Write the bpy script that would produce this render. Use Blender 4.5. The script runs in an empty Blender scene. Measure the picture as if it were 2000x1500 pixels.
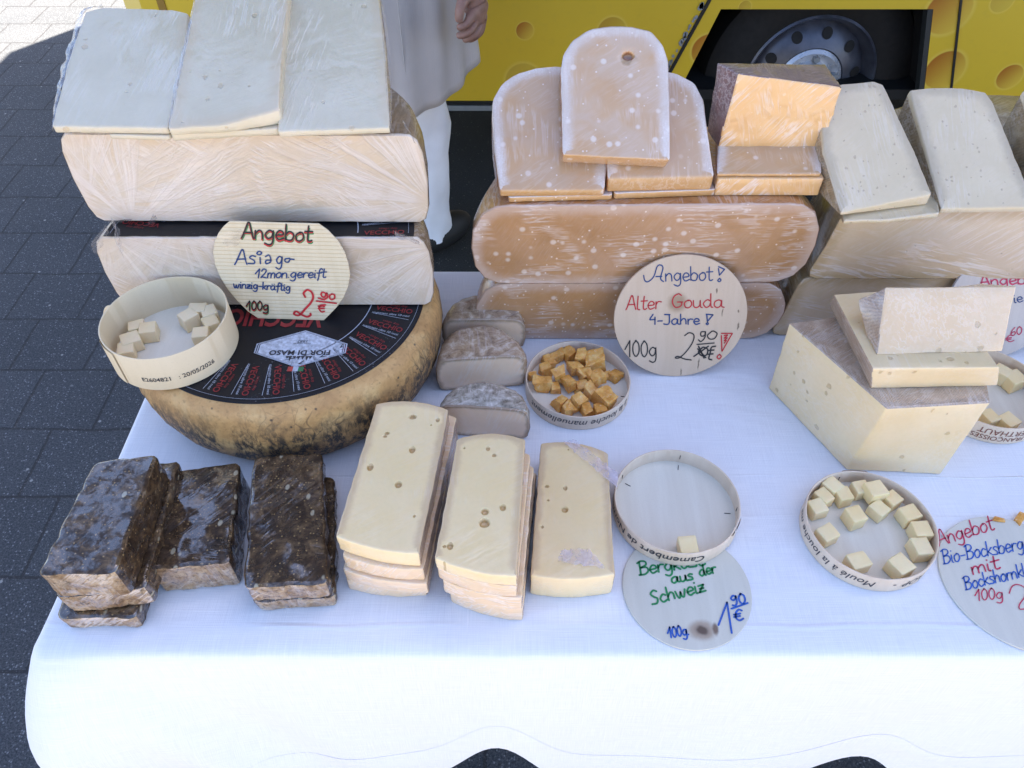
import bpy, bmesh, math, random
from mathutils import Vector, Matrix, noise
from mathutils.geometry import delaunay_2d_cdt

# ------------------------------------------------------------------ camera, world, sun, exposure
C = bpy.context.scene.collection
SC = bpy.context.scene
TZ = 0.75                      # table top height
F_PX, PITCH, CAM_H = 1490.0, math.radians(47.3), 0.61
cam = bpy.data.cameras.new('camera'); cam_o = bpy.data.objects.new('camera', cam); C.objects.link(cam_o)
cam.lens = 36 * F_PX / 2000; cam.sensor_width = 36; cam.clip_start = 0.02; cam.clip_end = 500
cam_o.location = (0, 0, TZ + CAM_H); cam_o.rotation_euler = (math.pi / 2 - PITCH, 0, 0)
SC.camera = cam_o

SUN_DIR = Vector((-0.38, -0.52, -1.0)).normalized()      # the way the light travels
SUN_EL = math.asin(-SUN_DIR.z); SUN_AZ = math.atan2(-SUN_DIR.x, -SUN_DIR.y)
w = bpy.data.worlds.new('World'); SC.world = w; w.use_nodes = True
sky = w.node_tree.nodes.new('ShaderNodeTexSky'); sky.sky_type = 'NISHITA'; sky.sun_disc = False
sky.ozone_density = 2.5; sky.sun_elevation = SUN_EL; sky.sun_rotation = SUN_AZ
bg = w.node_tree.nodes['Background']; bg.inputs['Strength'].default_value = 0.065
tint = w.node_tree.nodes.new('ShaderNodeMix'); tint.data_type = 'RGBA'; tint.blend_type = 'MULTIPLY'; tint.inputs[0].default_value = 1.0; tint.inputs[7].default_value = (1.075, .972, .965, 1)   # camera white balance of the shade
w.node_tree.links.new(sky.outputs[0], tint.inputs[6]); w.node_tree.links.new(tint.outputs[2], bg.inputs[0])
sun = bpy.data.lights.new('sun', 'SUN'); sun.energy = 5.0; sun.angle = math.radians(0.5); sun.color = (1.0, 0.93, 0.82)
sun_o = bpy.data.objects.new('sun', sun); C.objects.link(sun_o); sun_o.location = (2, 4, 6)
sun_o.rotation_euler = SUN_DIR.to_track_quat('-Z', 'Y').to_euler()
SC.view_settings.view_transform = 'Standard'; SC.view_settings.look = 'None'
SC.view_settings.gamma = 1.0; SC.view_settings.exposure = 2.95

# ------------------------------------------------------------------ measuring helpers (photo pixel -> place)
S_, C_ = math.sin(PITCH), math.cos(PITCH)
CAMP = Vector((0, 0, TZ + CAM_H))
def ray(px, py):
    u = (px - 1000) / F_PX; v = (py - 750) / F_PX
    return Vector((u, C_ - v * S_, -(S_ + C_ * v)))
def P(px, py, z=0.0):
    r = ray(px, py); t = (z - CAM_H) / r.z; return CAMP + r * t
def PY(px, py, Y):
    r = ray(px, py); return CAMP + r * (Y / r.y)
def on_plane(px, py, o, n):
    r = ray(px, py); return CAMP + r * ((o - CAMP).dot(n) / r.dot(n))

# ------------------------------------------------------------------ object helpers
def thing(name, label, cat, loc=(0, 0, 0), rot=None, group=None):
    o = bpy.data.objects.new(name, None); C.objects.link(o); o.empty_display_size = 0.02
    o.location = loc
    if rot is not None: o.rotation_euler = rot
    o['label'] = label; o['category'] = cat
    if group: o['group'] = group
    return o
def thing_m(name, label, cat, mat, group=None):
    o = thing(name, label, cat, group=group)
    o.location = mat.to_translation(); o.rotation_euler = mat.to_euler(); return o
def obj(name, bm, m, parent=None, smooth=True, sharp=None):
    me = bpy.data.meshes.new(name)
    if isinstance(bm, bmesh.types.BMesh):
        bm.to_mesh(me); bm.free()
    else: me = bm
    if smooth:
        me.polygons.foreach_set('use_smooth', [True] * len(me.polygons))
        if sharp: me.set_sharp_from_angle(angle=math.radians(sharp))
    o = bpy.data.objects.new(name, me); C.objects.link(o)
    me.materials.clear(); me.materials.append(m)
    if parent: o.parent = parent
    return o
def tag(o, label, cat, group=None):
    o['label'] = label; o['category'] = cat
    if group: o['group'] = group
    return o
def struct(name, bm, m, smooth=False):
    o = obj(name, bm, m, smooth=smooth); o['kind'] = 'structure'; return o
R = random.Random(7)
def nz(v, f): return noise.noise(Vector(v) * f)

# ------------------------------------------------------------------ material helpers
def lin(h):
    h = h.lstrip('#'); c = [int(h[i:i + 2], 16) / 255 for i in (0, 2, 4)]
    return tuple([(x / 12.92 if x <= .04045 else ((x + .055) / 1.055) ** 2.4) for x in c] + [1])
class G:
    def __init__(s, name, rough=.5):
        s.m = bpy.data.materials.new(name); s.m.use_nodes = True; s.t = s.m.node_tree
        s.b = s.t.nodes['Principled BSDF']; s.set('Roughness', rough)
    def set(s, k, v):
        if isinstance(v, bpy.types.NodeSocket): s.t.links.new(v, s.b.inputs[k])
        else:
            if k == 'Base Color' and len(v) == 3: v = (*v, 1)
            s.b.inputs[k].default_value = v
        return s
    def n(s, ty, ins=None, **props):
        nd = s.t.nodes.new(ty)
        for k, v in props.items(): setattr(nd, k, v)
        for k, v in (ins or {}).items():
            if isinstance(v, bpy.types.NodeSocket): s.t.links.new(v, nd.inputs[k])
            else: nd.inputs[k].default_value = v
        return nd
    def co(s, rnd=True, scale=None):
        tc = s.n('ShaderNodeTexCoord').outputs['Object']
        if rnd:
            oi = s.n('ShaderNodeObjectInfo').outputs['Random']
            tc = s.vm('ADD', tc, s.vm('SCALE', s.n('ShaderNodeCombineXYZ', {0: oi, 1: oi, 2: oi}).outputs[0], sc=0.7))
        if scale: tc = s.vm('MULTIPLY', tc, scale)
        return tc
    def vm(s, op, a, b=None, sc=None):
        nd = s.n('ShaderNodeVectorMath', operation=op)
        for i, v in ((0, a), (1, b)):
            if v is None: continue
            if isinstance(v, bpy.types.NodeSocket): s.t.links.new(v, nd.inputs[i])
            else: nd.inputs[i].default_value = v
        if sc is not None:
            if isinstance(sc, bpy.types.NodeSocket): s.t.links.new(sc, nd.inputs['Scale'])
            else: nd.inputs['Scale'].default_value = sc
        return nd.outputs['Value'] if op in ('LENGTH', 'DISTANCE', 'DOT_PRODUCT') else nd.outputs[0]
    def ma(s, op, a, b=0.0, clamp=False):
        nd = s.n('ShaderNodeMath', {0: a, 1: b}, operation=op); nd.use_clamp = clamp; return nd.outputs[0]
    def mr(s, v, a, b, c=0.0, d=1.0, smooth=False):
        nd = s.n('ShaderNodeMapRange', {0: v, 1: a, 2: b, 3: c, 4: d})
        if smooth: nd.interpolation_type = 'SMOOTHSTEP'
        return nd.outputs[0]
    def noise(s, vec, scale, detail=3, rough=.55, dist=0.0):
        return s.n('ShaderNodeTexNoise', {'Vector': vec, 'Scale': scale, 'Detail': detail, 'Roughness': rough, 'Distortion': dist}).outputs[0]
    def vor(s, vec, scale, feature='F1', rand=1.0):
        return s.n('ShaderNodeTexVoronoi', {'Vector': vec, 'Scale': scale, 'Randomness': rand}, feature=feature)
    def mix(s, f, a, b, blend='MIX'):
        nd = s.n('ShaderNodeMix', data_type='RGBA', blend_type=blend)
        for k, v in ((0, f), (6, a), (7, b)):
            if isinstance(v, bpy.types.NodeSocket): s.t.links.new(v, nd.inputs[k])
            else: nd.inputs[k].default_value = v if k == 0 else ((*v, 1) if len(v) == 3 else v)
        return nd.outputs[2]
    def ramp(s, f, stops):
        nd = s.n('ShaderNodeValToRGB', {0: f}); e = nd.color_ramp.elements
        while len(e) < len(stops): e.new(.5)
        for el, (p, c) in zip(e, stops): el.position = p; el.color = (*c, 1) if len(c) == 3 else c
        return nd.outputs[0]
    def attr(s, name): return s.n('ShaderNodeAttribute', attribute_name=name).outputs['Fac']
    def bump(s, h, strength=.3, dist=.001, normal=None):
        ins = {'Height': h, 'Strength': strength, 'Distance': dist}
        if normal is not None: ins['Normal'] = normal
        return s.n('ShaderNodeBump', ins).outputs[0]
    def sep(s, v): return s.n('ShaderNodeSeparateXYZ', {0: v}).outputs
    def spots(s, vec, pts, soft=.25):
        """darkening / dent mask 0..1 for round eyes at given object-space points (x, y, z, r)"""
        out = None
        for (x, y, z, r) in pts:
            d = s.vm('DISTANCE', vec, (x, y, z)); k = s.mr(d, r, r * (1 - soft), 0, 1, True)
            out = k if out is None else s.ma('MAXIMUM', out, k)
        return out
    def film(s, vec, strength=.5, weight=.9, k=1.0, ang=0.0, rough=.10, rays=None, col=None, haze=.3, ior=1.75, iso_w=1.0, vert=False):
        """cling film: a clear coat with its own pulled, creased normal; creases are whitened, part cloudy film, part painted highlight. returns (colour, height)"""
        def strokes(an, off, freq):
            if vert: r_ = s.vm('MULTIPLY', s.n('ShaderNodeVectorRotate', {'Vector': vec, 'Angle': an}, rotation_type='Y_AXIS').outputs[0], (k * .10, k, k))
            else: r_ = s.vm('MULTIPLY', s.n('ShaderNodeVectorRotate', {'Vector': vec, 'Angle': an}, rotation_type='Z_AXIS').outputs[0], (k, k * .10, k))
            w_ = s.vm('ADD', r_, s.vm('SCALE', s.n('ShaderNodeTexNoise', {'Vector': vec, 'Scale': 34 * k}).outputs[1], sc=.0035))
            return s.mr(s.ma('ABSOLUTE', s.ma('SUBTRACT', s.noise(s.vm('ADD', w_, (off, off, off)), freq, 3, .6, .1), .5)), 0, .062, 1, 0)
        n2 = s.noise(vec, 24 * k, 2, .5, .8)
        pn = s.noise(vec, 17 * k, 2, .5, .6); patch = s.mr(pn, .47, .60); p2 = s.mr(pn, .50, .38)
        cr = s.ma('MAXIMUM', s.ma('MULTIPLY', strokes(ang, 0.0, 150), patch), s.ma('MULTIPLY', s.ma('MULTIPLY', strokes(ang + 1.0, 7.0, 170), p2), iso_w))
        h = s.ma('ADD', s.ma('MULTIPLY', cr, .45), s.ma('MULTIPLY', n2, 1.8))
        for (x, y, z, spread, amp) in (rays or ()):
            d = s.vm('SUBTRACT', vec, (x, y, z)); X, Y, Z = s.sep(d)[:3]
            dist = s.vm('LENGTH', d); a = s.ma('ADD', s.ma('ARCTAN2', Z, X), s.ma('MULTIPLY', s.noise(vec, 26, 2, .5), .10))
            av = s.n('ShaderNodeCombineXYZ', {0: s.ma('MULTIPLY', a, spread), 1: s.ma('MULTIPLY', dist, 2.2), 2: x * 50 + z * 90}).outputs[0]
            q0 = s.noise(av, 1.0, 4, .62, .2); q = s.mr(s.ma('ABSOLUTE', s.ma('SUBTRACT', q0, .5)), 0, .10, 1, 0); q = s.ma('MULTIPLY', s.ma('MULTIPLY', q, q), s.mr(s.noise(vec, 32, 3, .6), .36, .56, .15, 1)); q = s.ma('MAXIMUM', q, s.mr(q0, .50, .60, 0, .7))
            q = s.ma('MULTIPLY', q, s.mr(dist, .05, .19, amp, 0.0, True)); q = s.ma('MULTIPLY', q, s.mr(dist, .004, .02, 0.0, 1.0))
            h = s.ma('ADD', h, s.ma('MULTIPLY', q, 1.2)); cr = s.ma('MAXIMUM', cr, q)
        s.set('Coat Weight', weight).set('Coat Roughness', rough).set('Coat IOR', ior)
        s.set('Coat Normal', s.bump(h, strength, .0016))
        if col is not None: col = s.mix(s.ma('MULTIPLY', s.ma('MINIMUM', cr, 1.0), haze), col, (.88, .83, .82))  # whitened creases: cloudy film plus highlights painted into the colour
        return col, h

# ---- colours are mostly the things' own (linear albedo)
def paste(name, base, warm, film=.0, rim=None, rim_amt=.0, holes=None, eyes=None, dots=None, sss=.15, rays=None, k=1.0, ang=0.0, gran=False, coat=.8, haze=.3, iso=.5, vert=False, milk=None, ior=1.75):
    base, warm = sat(base), sat(warm)
    g = G(name, .42); v = g.co(rnd=eyes is None and rays is None)
    n1 = g.noise(v, 22, 4); col = g.mix(g.mr(n1, .35, .65), base, warm)
    col = g.mix(g.mr(g.noise(v, 240, 3), .45, .75, 0, .18), col, tuple(c * .8 for c in warm))
    h = g.ma('MULTIPLY', g.noise(v, 320, 3), .25)
    if rim is not None:
        a = g.ma('ADD', g.attr('rim'), g.mr(g.noise(v, 60, 4, .7), 0, 1, -.28, .28))
        col = g.mix(g.mr(a, .25, .95, 0, rim_amt, True), col, rim)
        if gran:
            col = g.mix(g.ma('MULTIPLY', g.mr(a, .5, .85), g.mr(g.noise(v, 600, 2), .45, .6, 0, .75)), col, (.8, .72, .66))
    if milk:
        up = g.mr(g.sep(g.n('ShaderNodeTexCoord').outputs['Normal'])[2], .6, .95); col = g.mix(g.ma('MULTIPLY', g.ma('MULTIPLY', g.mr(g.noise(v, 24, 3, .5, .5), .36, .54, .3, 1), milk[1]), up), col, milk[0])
    if dots:                                   # pale crystals
        sc, r, amt, dc = dots
        vo = g.vor(g.vm('MULTIPLY', v, (1, 1, 1)), sc); keep = g.mr(g.sep(vo.outputs['Color'])[0], .15, .2)
        m = g.ma('MULTIPLY', g.mr(vo.outputs['Distance'], r, r * .45, 0, amt, True), keep)
        vo2 = g.vor(v, sc * 2.3); k2 = g.mr(g.sep(vo2.outputs['Color'])[1], .5, .55)
        m2 = g.ma('MULTIPLY', g.mr(vo2.outputs['Distance'], r * .7, r * .4, 0, amt * 1.2, True), k2)
        col = g.mix(g.ma('MAXIMUM', m, m2), col, dc)
    if holes:
        sc, r, keepv, hc = holes
        wv = g.vm('ADD', v, g.vm('SCALE', g.n('ShaderNodeTexNoise', {'Vector': v, 'Scale': 160}).outputs[1], sc=.004))
        vo = g.vor(wv, sc); keep = g.mr(g.sep(vo.outputs['Color'])[0], keepv, keepv + .02)
        rr = g.ma('MULTIPLY', g.sep(vo.outputs['Color'])[1], r)
        m = g.ma('MULTIPLY', g.mr(g.ma('SUBTRACT', vo.outputs['Distance'], rr), .06, -.02, 0, 1, True), keep)
        col = g.mix(g.ma('MULTIPLY', m, .6), col, hc); h = g.ma('SUBTRACT', h, g.ma('MULTIPLY', m, 7.0))
    if eyes:
        m = g.spots(g.vm('MULTIPLY', v, (1, 1, 0)), eyes[0], .28); col = g.mix(g.ma('MULTIPLY', m, .8), col, eyes[1])  # eyes: deeper gold paste, darkened further to paint in their inner shade
    if film:
        col, fh = g.film(v, film, coat, k, ang, rays=rays, col=col, haze=haze, iso_w=iso, vert=vert, ior=ior); h = g.ma('ADD', h, g.ma('MULTIPLY', fh, film * .5))
    g.set('Base Color', col).set('Normal', g.bump(h, .35, .0008))
    if sss: g.set('Subsurface Weight', sss).set('Subsurface Radius', (1, .55, .25)).set('Subsurface Scale', .004)
    return g.m
def rind(name, c0, c1, c2, scale=60, film=0, weave=0, rough=.75, bump=.6, scuff=None):
    g = G(name, rough); v = g.co()
    n = g.noise(v, scale, 5, .65, .4); col = g.ramp(n, [(.3, c0), (.52, c1), (.72, c2)])
    fine = g.noise(v, scale * 9, 3); col = g.mix(g.mr(fine, .55, .75, 0, .5), col, tuple(c * .45 for c in c0))
    h = g.ma('ADD', g.ma('MULTIPLY', n, .6), g.ma('MULTIPLY', fine, .6))
    if weave:
        X, Y, Z = g.sep(v)[:3]
        wv = g.ma('MULTIPLY', g.ma('SINE', g.ma('MULTIPLY', g.ma('ADD', X, Z), weave)), g.ma('SINE', g.ma('MULTIPLY', g.ma('SUBTRACT', Y, Z), weave)))
        wv = g.ma('MULTIPLY', wv, g.mr(g.noise(v, 45), .3, .6, .3, 1)); h = g.ma('ADD', h, g.ma('MULTIPLY', wv, .5))
        col = g.mix(g.mr(wv, -.5, 1, 0, .45), col, c2)
    if scuff:
        sv = g.vm('MULTIPLY', v, (1, 1, .45)); s1 = g.noise(sv, 16, 6, .7, .8)
        grad = g.mr(g.sep(g.n('ShaderNodeTexCoord').outputs['Object'])[2], scuff[1], scuff[2], 1, 0)
        m = g.ma('MULTIPLY', g.mr(g.ma('ADD', s1, g.ma('MULTIPLY', grad, .16)), .49, .58), g.mr(grad, .1, .5))
        m = g.ma('MULTIPLY', m, g.mr(g.noise(sv, 190, 4, .75), .36, .55))
        col = g.mix(m, col, scuff[0])
        ln = g.vor(g.vm('ADD', sv, g.vm('SCALE', g.n('ShaderNodeTexNoise', {'Vector': v, 'Scale': 22}).outputs[1], sc=.06)), 60, 'DISTANCE_TO_EDGE').outputs[0]
        cr = g.ma('MULTIPLY', g.mr(ln, .05, .015), g.ma('MULTIPLY', g.mr(g.noise(v, 13), .46, .6), g.mr(grad, .05, .4)))
        col = g.mix(g.ma('MULTIPLY', cr, .8), col, scuff[0]); h = g.ma('SUBTRACT', h, g.ma('MULTIPLY', cr, .8))
        dt = g.vor(v, 130); dm = g.ma('MULTIPLY', g.mr(dt.outputs['Distance'], .22, .12), g.mr(g.sep(dt.outputs['Color'])[0], .8, .84))
        col = g.mix(g.ma('MULTIPLY', dm, .8), col, scuff[0])
        pale = g.mr(grad, .1, .0); col = g.mix(g.ma('MULTIPLY', pale, .8), col, (.62, .52, .33))
    g.set('Base Color', col).set('Normal', g.bump(h, bump, .0011))
    if film: g.set('Base Color', g.film(v, film, .9, col=col, haze=.25)[0])
    return g.m
def sat(c, k=1.22):
    l = .3 * c[0] + .59 * c[1] + .11 * c[2]; return tuple(min(.9, max(.004, l + (x - l) * k)) for x in c[:3])
def plain(name, c, rough=.5, metal=0.0, nscale=0, namt=.2, bump=0.0, coat=0.0):
    g = G(name, rough); g.set('Metallic', metal)
    if nscale:
        v = g.co(); n = g.noise(v, nscale, 4); g.set('Base Color', g.mix(g.mr(n, .3, .7), tuple(x * (1 - namt) for x in c[:3]), tuple(min(1, x * (1 + namt)) for x in c[:3])))
        g.set('Roughness', g.mr(n, .3, .7, max(.05, rough - .08), min(1, rough + .08)))
        if bump: g.set('Normal', g.bump(n, bump, .001))
    else: g.set('Base Color', c)
    if coat: g.set('Coat Weight', coat)
    return g.m
def ink(name, c): return plain(name, c, .55, nscale=300, namt=.25)

INK_R = ink('red_marker', (.50, .012, .02)); INK_B = ink('blue_marker', (.012, .045, .16)); INK_K = ink('black_marker', (.015, .013, .014))
INK_G = ink('green_marker', (.01, .22, .07)); INK_BL = ink('bright_blue_marker', (.015, .10, .42)); INK_P = ink('pink_marker', (.52, .03, .09))
PRINT_R = ink('red_print', (.24, .016, .018)); PRINT_W = ink('pale_print', (.42, .45, .52)); PRINT_K = ink('dark_print', (.03, .03, .04))
PRINT_BR = ink('brown_print', (.20, .06, .035))

# ------------------------------------------------------------------ shape builders
def resample(pts, tags, step):
    out, ot = [], []
    n = len(pts)
    for i in range(n):
        a, b = pts[i], pts[(i + 1) % n]; k = max(1, int((b - a).length / step))
        for j in range(k): out.append(a.lerp(b, j / k)); ot.append(tags[i])
    return out, ot
def round_poly(pts, r, tags=None, seg=4):
    out, ot = [], []; n = len(pts); tags = tags or ['s'] * n
    for i in range(n):
        p, a, b = pts[i], pts[i - 1], pts[(i + 1) % n]; rr = r[i] if isinstance(r, (list, tuple)) else r
        if rr <= 0: out.append(p.copy()); ot.append(tags[i]); continue
        da, db = (a - p), (b - p); la, lb = da.length, db.length; d = min(rr, la * .45, lb * .45)
        q0, q1 = p + da / la * d, p + db / lb * d
        for j in range(seg + 1):
            t = j / seg; out.append(q0 * (1 - t) ** 2 + p * 2 * t * (1 - t) + q1 * t * t); ot.append(tags[i - 1] if t < .5 else tags[i])
    return out, ot
def inset(pts, d):
    n = len(pts); out = []
    for i in range(n):
        a, p, b = pts[i - 1], pts[i], pts[(i + 1) % n]
        e0 = (p - a).normalized(); e1 = (b - p).normalized()
        n0 = Vector((-e0.y, e0.x)); n1 = Vector((-e1.y, e1.x)); m = n0 + n1
        if m.length < 1e-6: m = n0
        m.normalize(); k = max(.45, m.dot(n1)); out.append(p + m * (d / k))
    return out
def fill_cap(bm, layer, p2, verts, make, d_in, d_mid, step=.006, flags=None, eyes=None):
    """fill a flat outline with small triangles; 'rim' falls from 1 at the outline to 0 at d_in"""
    n = len(p2); xs = [p.x for p in p2]; ys = [p.y for p in p2]
    def dist(q, al=False):
        best = 9
        for i in range(n):
            if flags and not flags[i] and not al: continue
            a, c = p2[i], p2[(i + 1) % n]; e = c - a; t = max(0, min(1, (q - a).dot(e) / max(e.dot(e), 1e-12))); best = min(best, (a + e * t - q).length)
        return best
    def inside(q):
        c = False
        for i in range(n):
            a, d = p2[i], p2[i - 1]
            if (a.y > q.y) != (d.y > q.y) and q.x < (d.x - a.x) * (q.y - a.y) / (d.y - a.y) + a.x: c = not c
        return c
    ez = {}
    pts = list(p2); rims = [1.0 if not flags else max(0.0, 1 - dist(p) / d_in) for p in p2]; y = min(ys) + step / 2; row = 0
    while y < max(ys):
        x = min(xs) + (step / 2 if row % 2 else 0)
        while x < max(xs):
            q = Vector((x, y))
            if inside(q) and not any((q - Vector(e_[:2])).length < e_[2] * 1.5 for e_ in eyes or ()):
                dd = dist(q)
                if dist(q, True) > step * .45: pts.append(q); rims.append(max(0.0, min(1.0, (1 - dd / d_in))) if dd > d_mid else 1 - .35 * dd / d_mid * (1 if d_in > d_mid else 0))
            x += step
        y += step * .87; row += 1
    for (ex_, ey_, er_) in eyes or ():
        c_ = Vector((ex_, ey_)); sx_, sa_ = 1 + .18 * math.sin(ex_ * 900), ey_ * 700
        for kr, kz in ((1.12, 0), (1.0, -.10), (.90, -.62), (.62, -1.0), (.25, -1.1)):
            for j in range(14):
                a_ = j * math.tau / 14 + kr; q = c_ + Vector((math.cos(a_) * sx_, math.sin(a_) / sx_)) * er_ * kr
                if inside(q): ez[len(pts)] = kz * er_; pts.append(q); rims.append(0.0)
    vo, eo, fo, ov, oe, of = delaunay_2d_cdt(pts, [(i, (i + 1) % n) for i in range(n)], [list(range(n))], 1, 1e-7)
    vm = []
    for k, v in enumerate(vo):
        src = ov[k]; i0 = min(src) if src else -1
        if 0 <= i0 < n: vm.append(verts[i0])
        else:
            w = bm.verts.new(make(v)); w.co.z += ez.get(i0, 0.0); w[layer] = rims[i0] if i0 >= 0 else 0.0; vm.append(w)
    for f in fo:
        t = [vm[i] for i in f]
        if len(set(t)) == 3:
            try: bm.faces.new(t)
            except ValueError: pass
def ccw(pts, tags):
    a = sum(p.x * q.y - q.x * p.y for p, q in zip(pts, pts[1:] + pts[:1]))
    if a < 0:
        pts = pts[::-1]; t = tags[::-1]; tags = t[1:] + t[:1]
    return pts, tags
def prism(pts, thick, parts, tags=None, bevel=.0018, corner=.003, step=.007, wob=.0006, rim_w=(.003, .012), taper=0.0, seed=0, cap_tag='top', bot_tag='top', cap_step=.007, eyes=None):
    """solid with outline pts (2-D, local) from z=0 down to z=-thick. parts: {tag: partkey}; returns {partkey: bmesh}"""
    pts = [Vector(p) for p in pts]; tags = tags or ['s'] * len(pts)
    pts, tags = ccw(pts, tags); pts, tags = round_poly(pts, corner, tags); pts, tags = resample(pts, tags, step)
    N = len(pts); sv = Vector((seed * 3.1, seed * 1.7, 0))
    nrm = [(q - p) for p, q in zip(inset(pts, 1), pts)]
    pts = [p + nn.normalized() * wob * (noise.noise((Vector((*p, 0)) + sv) * 90) + .6 * noise.noise((Vector((*p, 0)) + sv) * 300)) for p, nn in zip(pts, nrm)]
    BM = {k: bmesh.new() for k in set(parts.values())}; LY = {k: b.verts.layers.float.new('rim') for k, b in BM.items()}; cache = {k: {} for k in BM}
    rings = []; bseg = 3
    rings.append((bevel + .0008, 0.0, 1.0))
    for j in range(bseg + 1):
        a = j / bseg * math.pi / 2; rings.append((bevel * (1 - math.sin(a)), -bevel * (1 - math.cos(a)), 1.0))
    top_n = len(rings) - 2
    ns = max(2, int(thick / .006))
    for j in range(1, ns): rings.append((taper * j / ns, -bevel - (thick - 2 * bevel) * j / ns, 1.0))
    for j in range(bseg + 1):
        a = j / bseg * math.pi / 2; rings.append((taper + bevel * (1 - math.cos(a)), -thick + bevel * (1 - math.sin(a)), 1.0))
    RP = []
    for ri, (d, z, rm) in enumerate(rings):
        ip = inset(pts, d) if d > 1e-6 else pts
        row = []
        for i, p in enumerate(ip):
            jz = 0.0
            if top_n <= ri < len(rings) - bseg:
                q = Vector((p.x, p.y, z)) + sv; jj = wob * 1.2 * noise.noise(q * 110)
                if ri > top_n + 1: p = p + nrm[i].normalized() * jj
            row.append(Vector((p.x, p.y, z + jz)))
        RP.append(row)
    def vert(k, ri, i):
        c = cache[k]
        if (ri, i) not in c: v = BM[k].verts.new(RP[ri][i]); v[LY[k]] = rings[ri][2] if ri <= top_n and (tags[i] == 'r' or tags[i - 1] == 'r' or 'r' not in tags) else 0.0; c[(ri, i)] = v
        return c[(ri, i)]
    kt, kb = parts[cap_tag], parts[bot_tag]
    fill_cap(BM[kt], LY[kt], [Vector((p.x, p.y)) for p in RP[0]], [vert(kt, 0, i) for i in range(N)], lambda v: Vector((v.x, v.y, 0)), rim_w[1] * 1.3, rim_w[0] * .6, cap_step, [t == 'r' for t in tags] if 'r' in tags else None, eyes)
    for ri in range(len(rings) - 1):
        for i in range(N):
            j = (i + 1) % N; k = kt if ri < top_n else parts.get(tags[i], kt)
            BM[k].faces.new([vert(k, ri, i), vert(k, ri + 1, i), vert(k, ri + 1, j), vert(k, ri, j)])
    BM[kb].faces.new([vert(kb, len(rings) - 1, i) for i in range(N)][::-1])
    return BM
def plane_frame(a, b, tilt):
    """frame on the edge a->b (3-D points), x along the edge, y going up the slope at the given tilt, z the face normal"""
    x = (b - a).normalized(); side = Vector((-x.y, x.x, 0)).normalized()
    y = side * math.cos(tilt) + Vector((0, 0, 1)) * math.sin(tilt); y = (y - x * y.dot(x)).normalized(); z = x.cross(y)
    m = Matrix((x, y, z)).transposed().to_4x4(); m.translation = a; return m
def px_outline(fr, pix):
    o = fr.translation; n = fr.to_3x3().col[2]; inv = fr.inverted(); out = []
    for p in pix:
        q = inv @ on_plane(p[0], p[1], o, n); out.append(Vector((q.x, q.y)))
    return out
def cheese(name, label, cat, fr, outline, thick, parts, mats, tags=None, group=None, **kw):
    t = thing_m(name, label, cat, fr, group)
    BM = prism(outline, thick, parts, tags, **kw)
    for k, b in BM.items():
        if len(b.faces): obj(k, b, mats[k], t, sharp=50)
        else: b.free()
    return t
def flat(z, a=None):
    return Matrix.Translation(Vector((0, 0, TZ + z)))
def flat_at(px, py, z):
    return Matrix.Translation(P(px, py, z))
def lathe(bm, prof, n=96, a0=0.0, a1=math.tau, wob=0.0, seed=0):
    full = abs(a1 - a0 - math.tau) < 1e-6; rows = []
    for (r, z) in prof:
        row = []
        for i in range(n if full else n + 1):
            a = a0 + (a1 - a0) * i / n; d = Vector((math.cos(a), math.sin(a), 0))
            q = d * r + Vector((0, 0, z)); rr = r + wob * (noise.noise(q * 40 + Vector((seed, 0, 0))) + .5 * noise.noise(q * 120 + Vector((seed, 0, 0))))
            if not full and i in (0, n): rr = r
            row.append(bm.verts.new(d * rr + Vector((0, 0, z))))
        rows.append(row)
    for r0, r1 in zip(rows, rows[1:]):
        m = len(r0)
        for i in range(m if full else m - 1):
            j = (i + 1) % m; bm.faces.new([r0[i], r0[j], r1[j], r1[i]])
    return rows
def cap_rings(bm, poly, widths, layer):
    """flat ngon with inset rings (poly 3-D verts list in plane x,z at y=0 facing -y), rim attribute falls to 0 inside"""
    p2 = [Vector((v.x, v.z)) for v in poly]
    prev = [bm.verts.new(v) for v in poly]
    for v in prev: v[layer] = 1.0
    n = len(prev); acc = 0
    for wd, val in widths:
        q = inset(p2, wd); cur = [bm.verts.new(Vector((v.x, 0, v.y))) for v in q]
        for v in cur: v[layer] = val
        for i in range(n):
            j = (i + 1) % n; bm.faces.new([prev[i], prev[j], cur[j], cur[i]])
        prev = cur
    bm.faces.new(prev)
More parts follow.
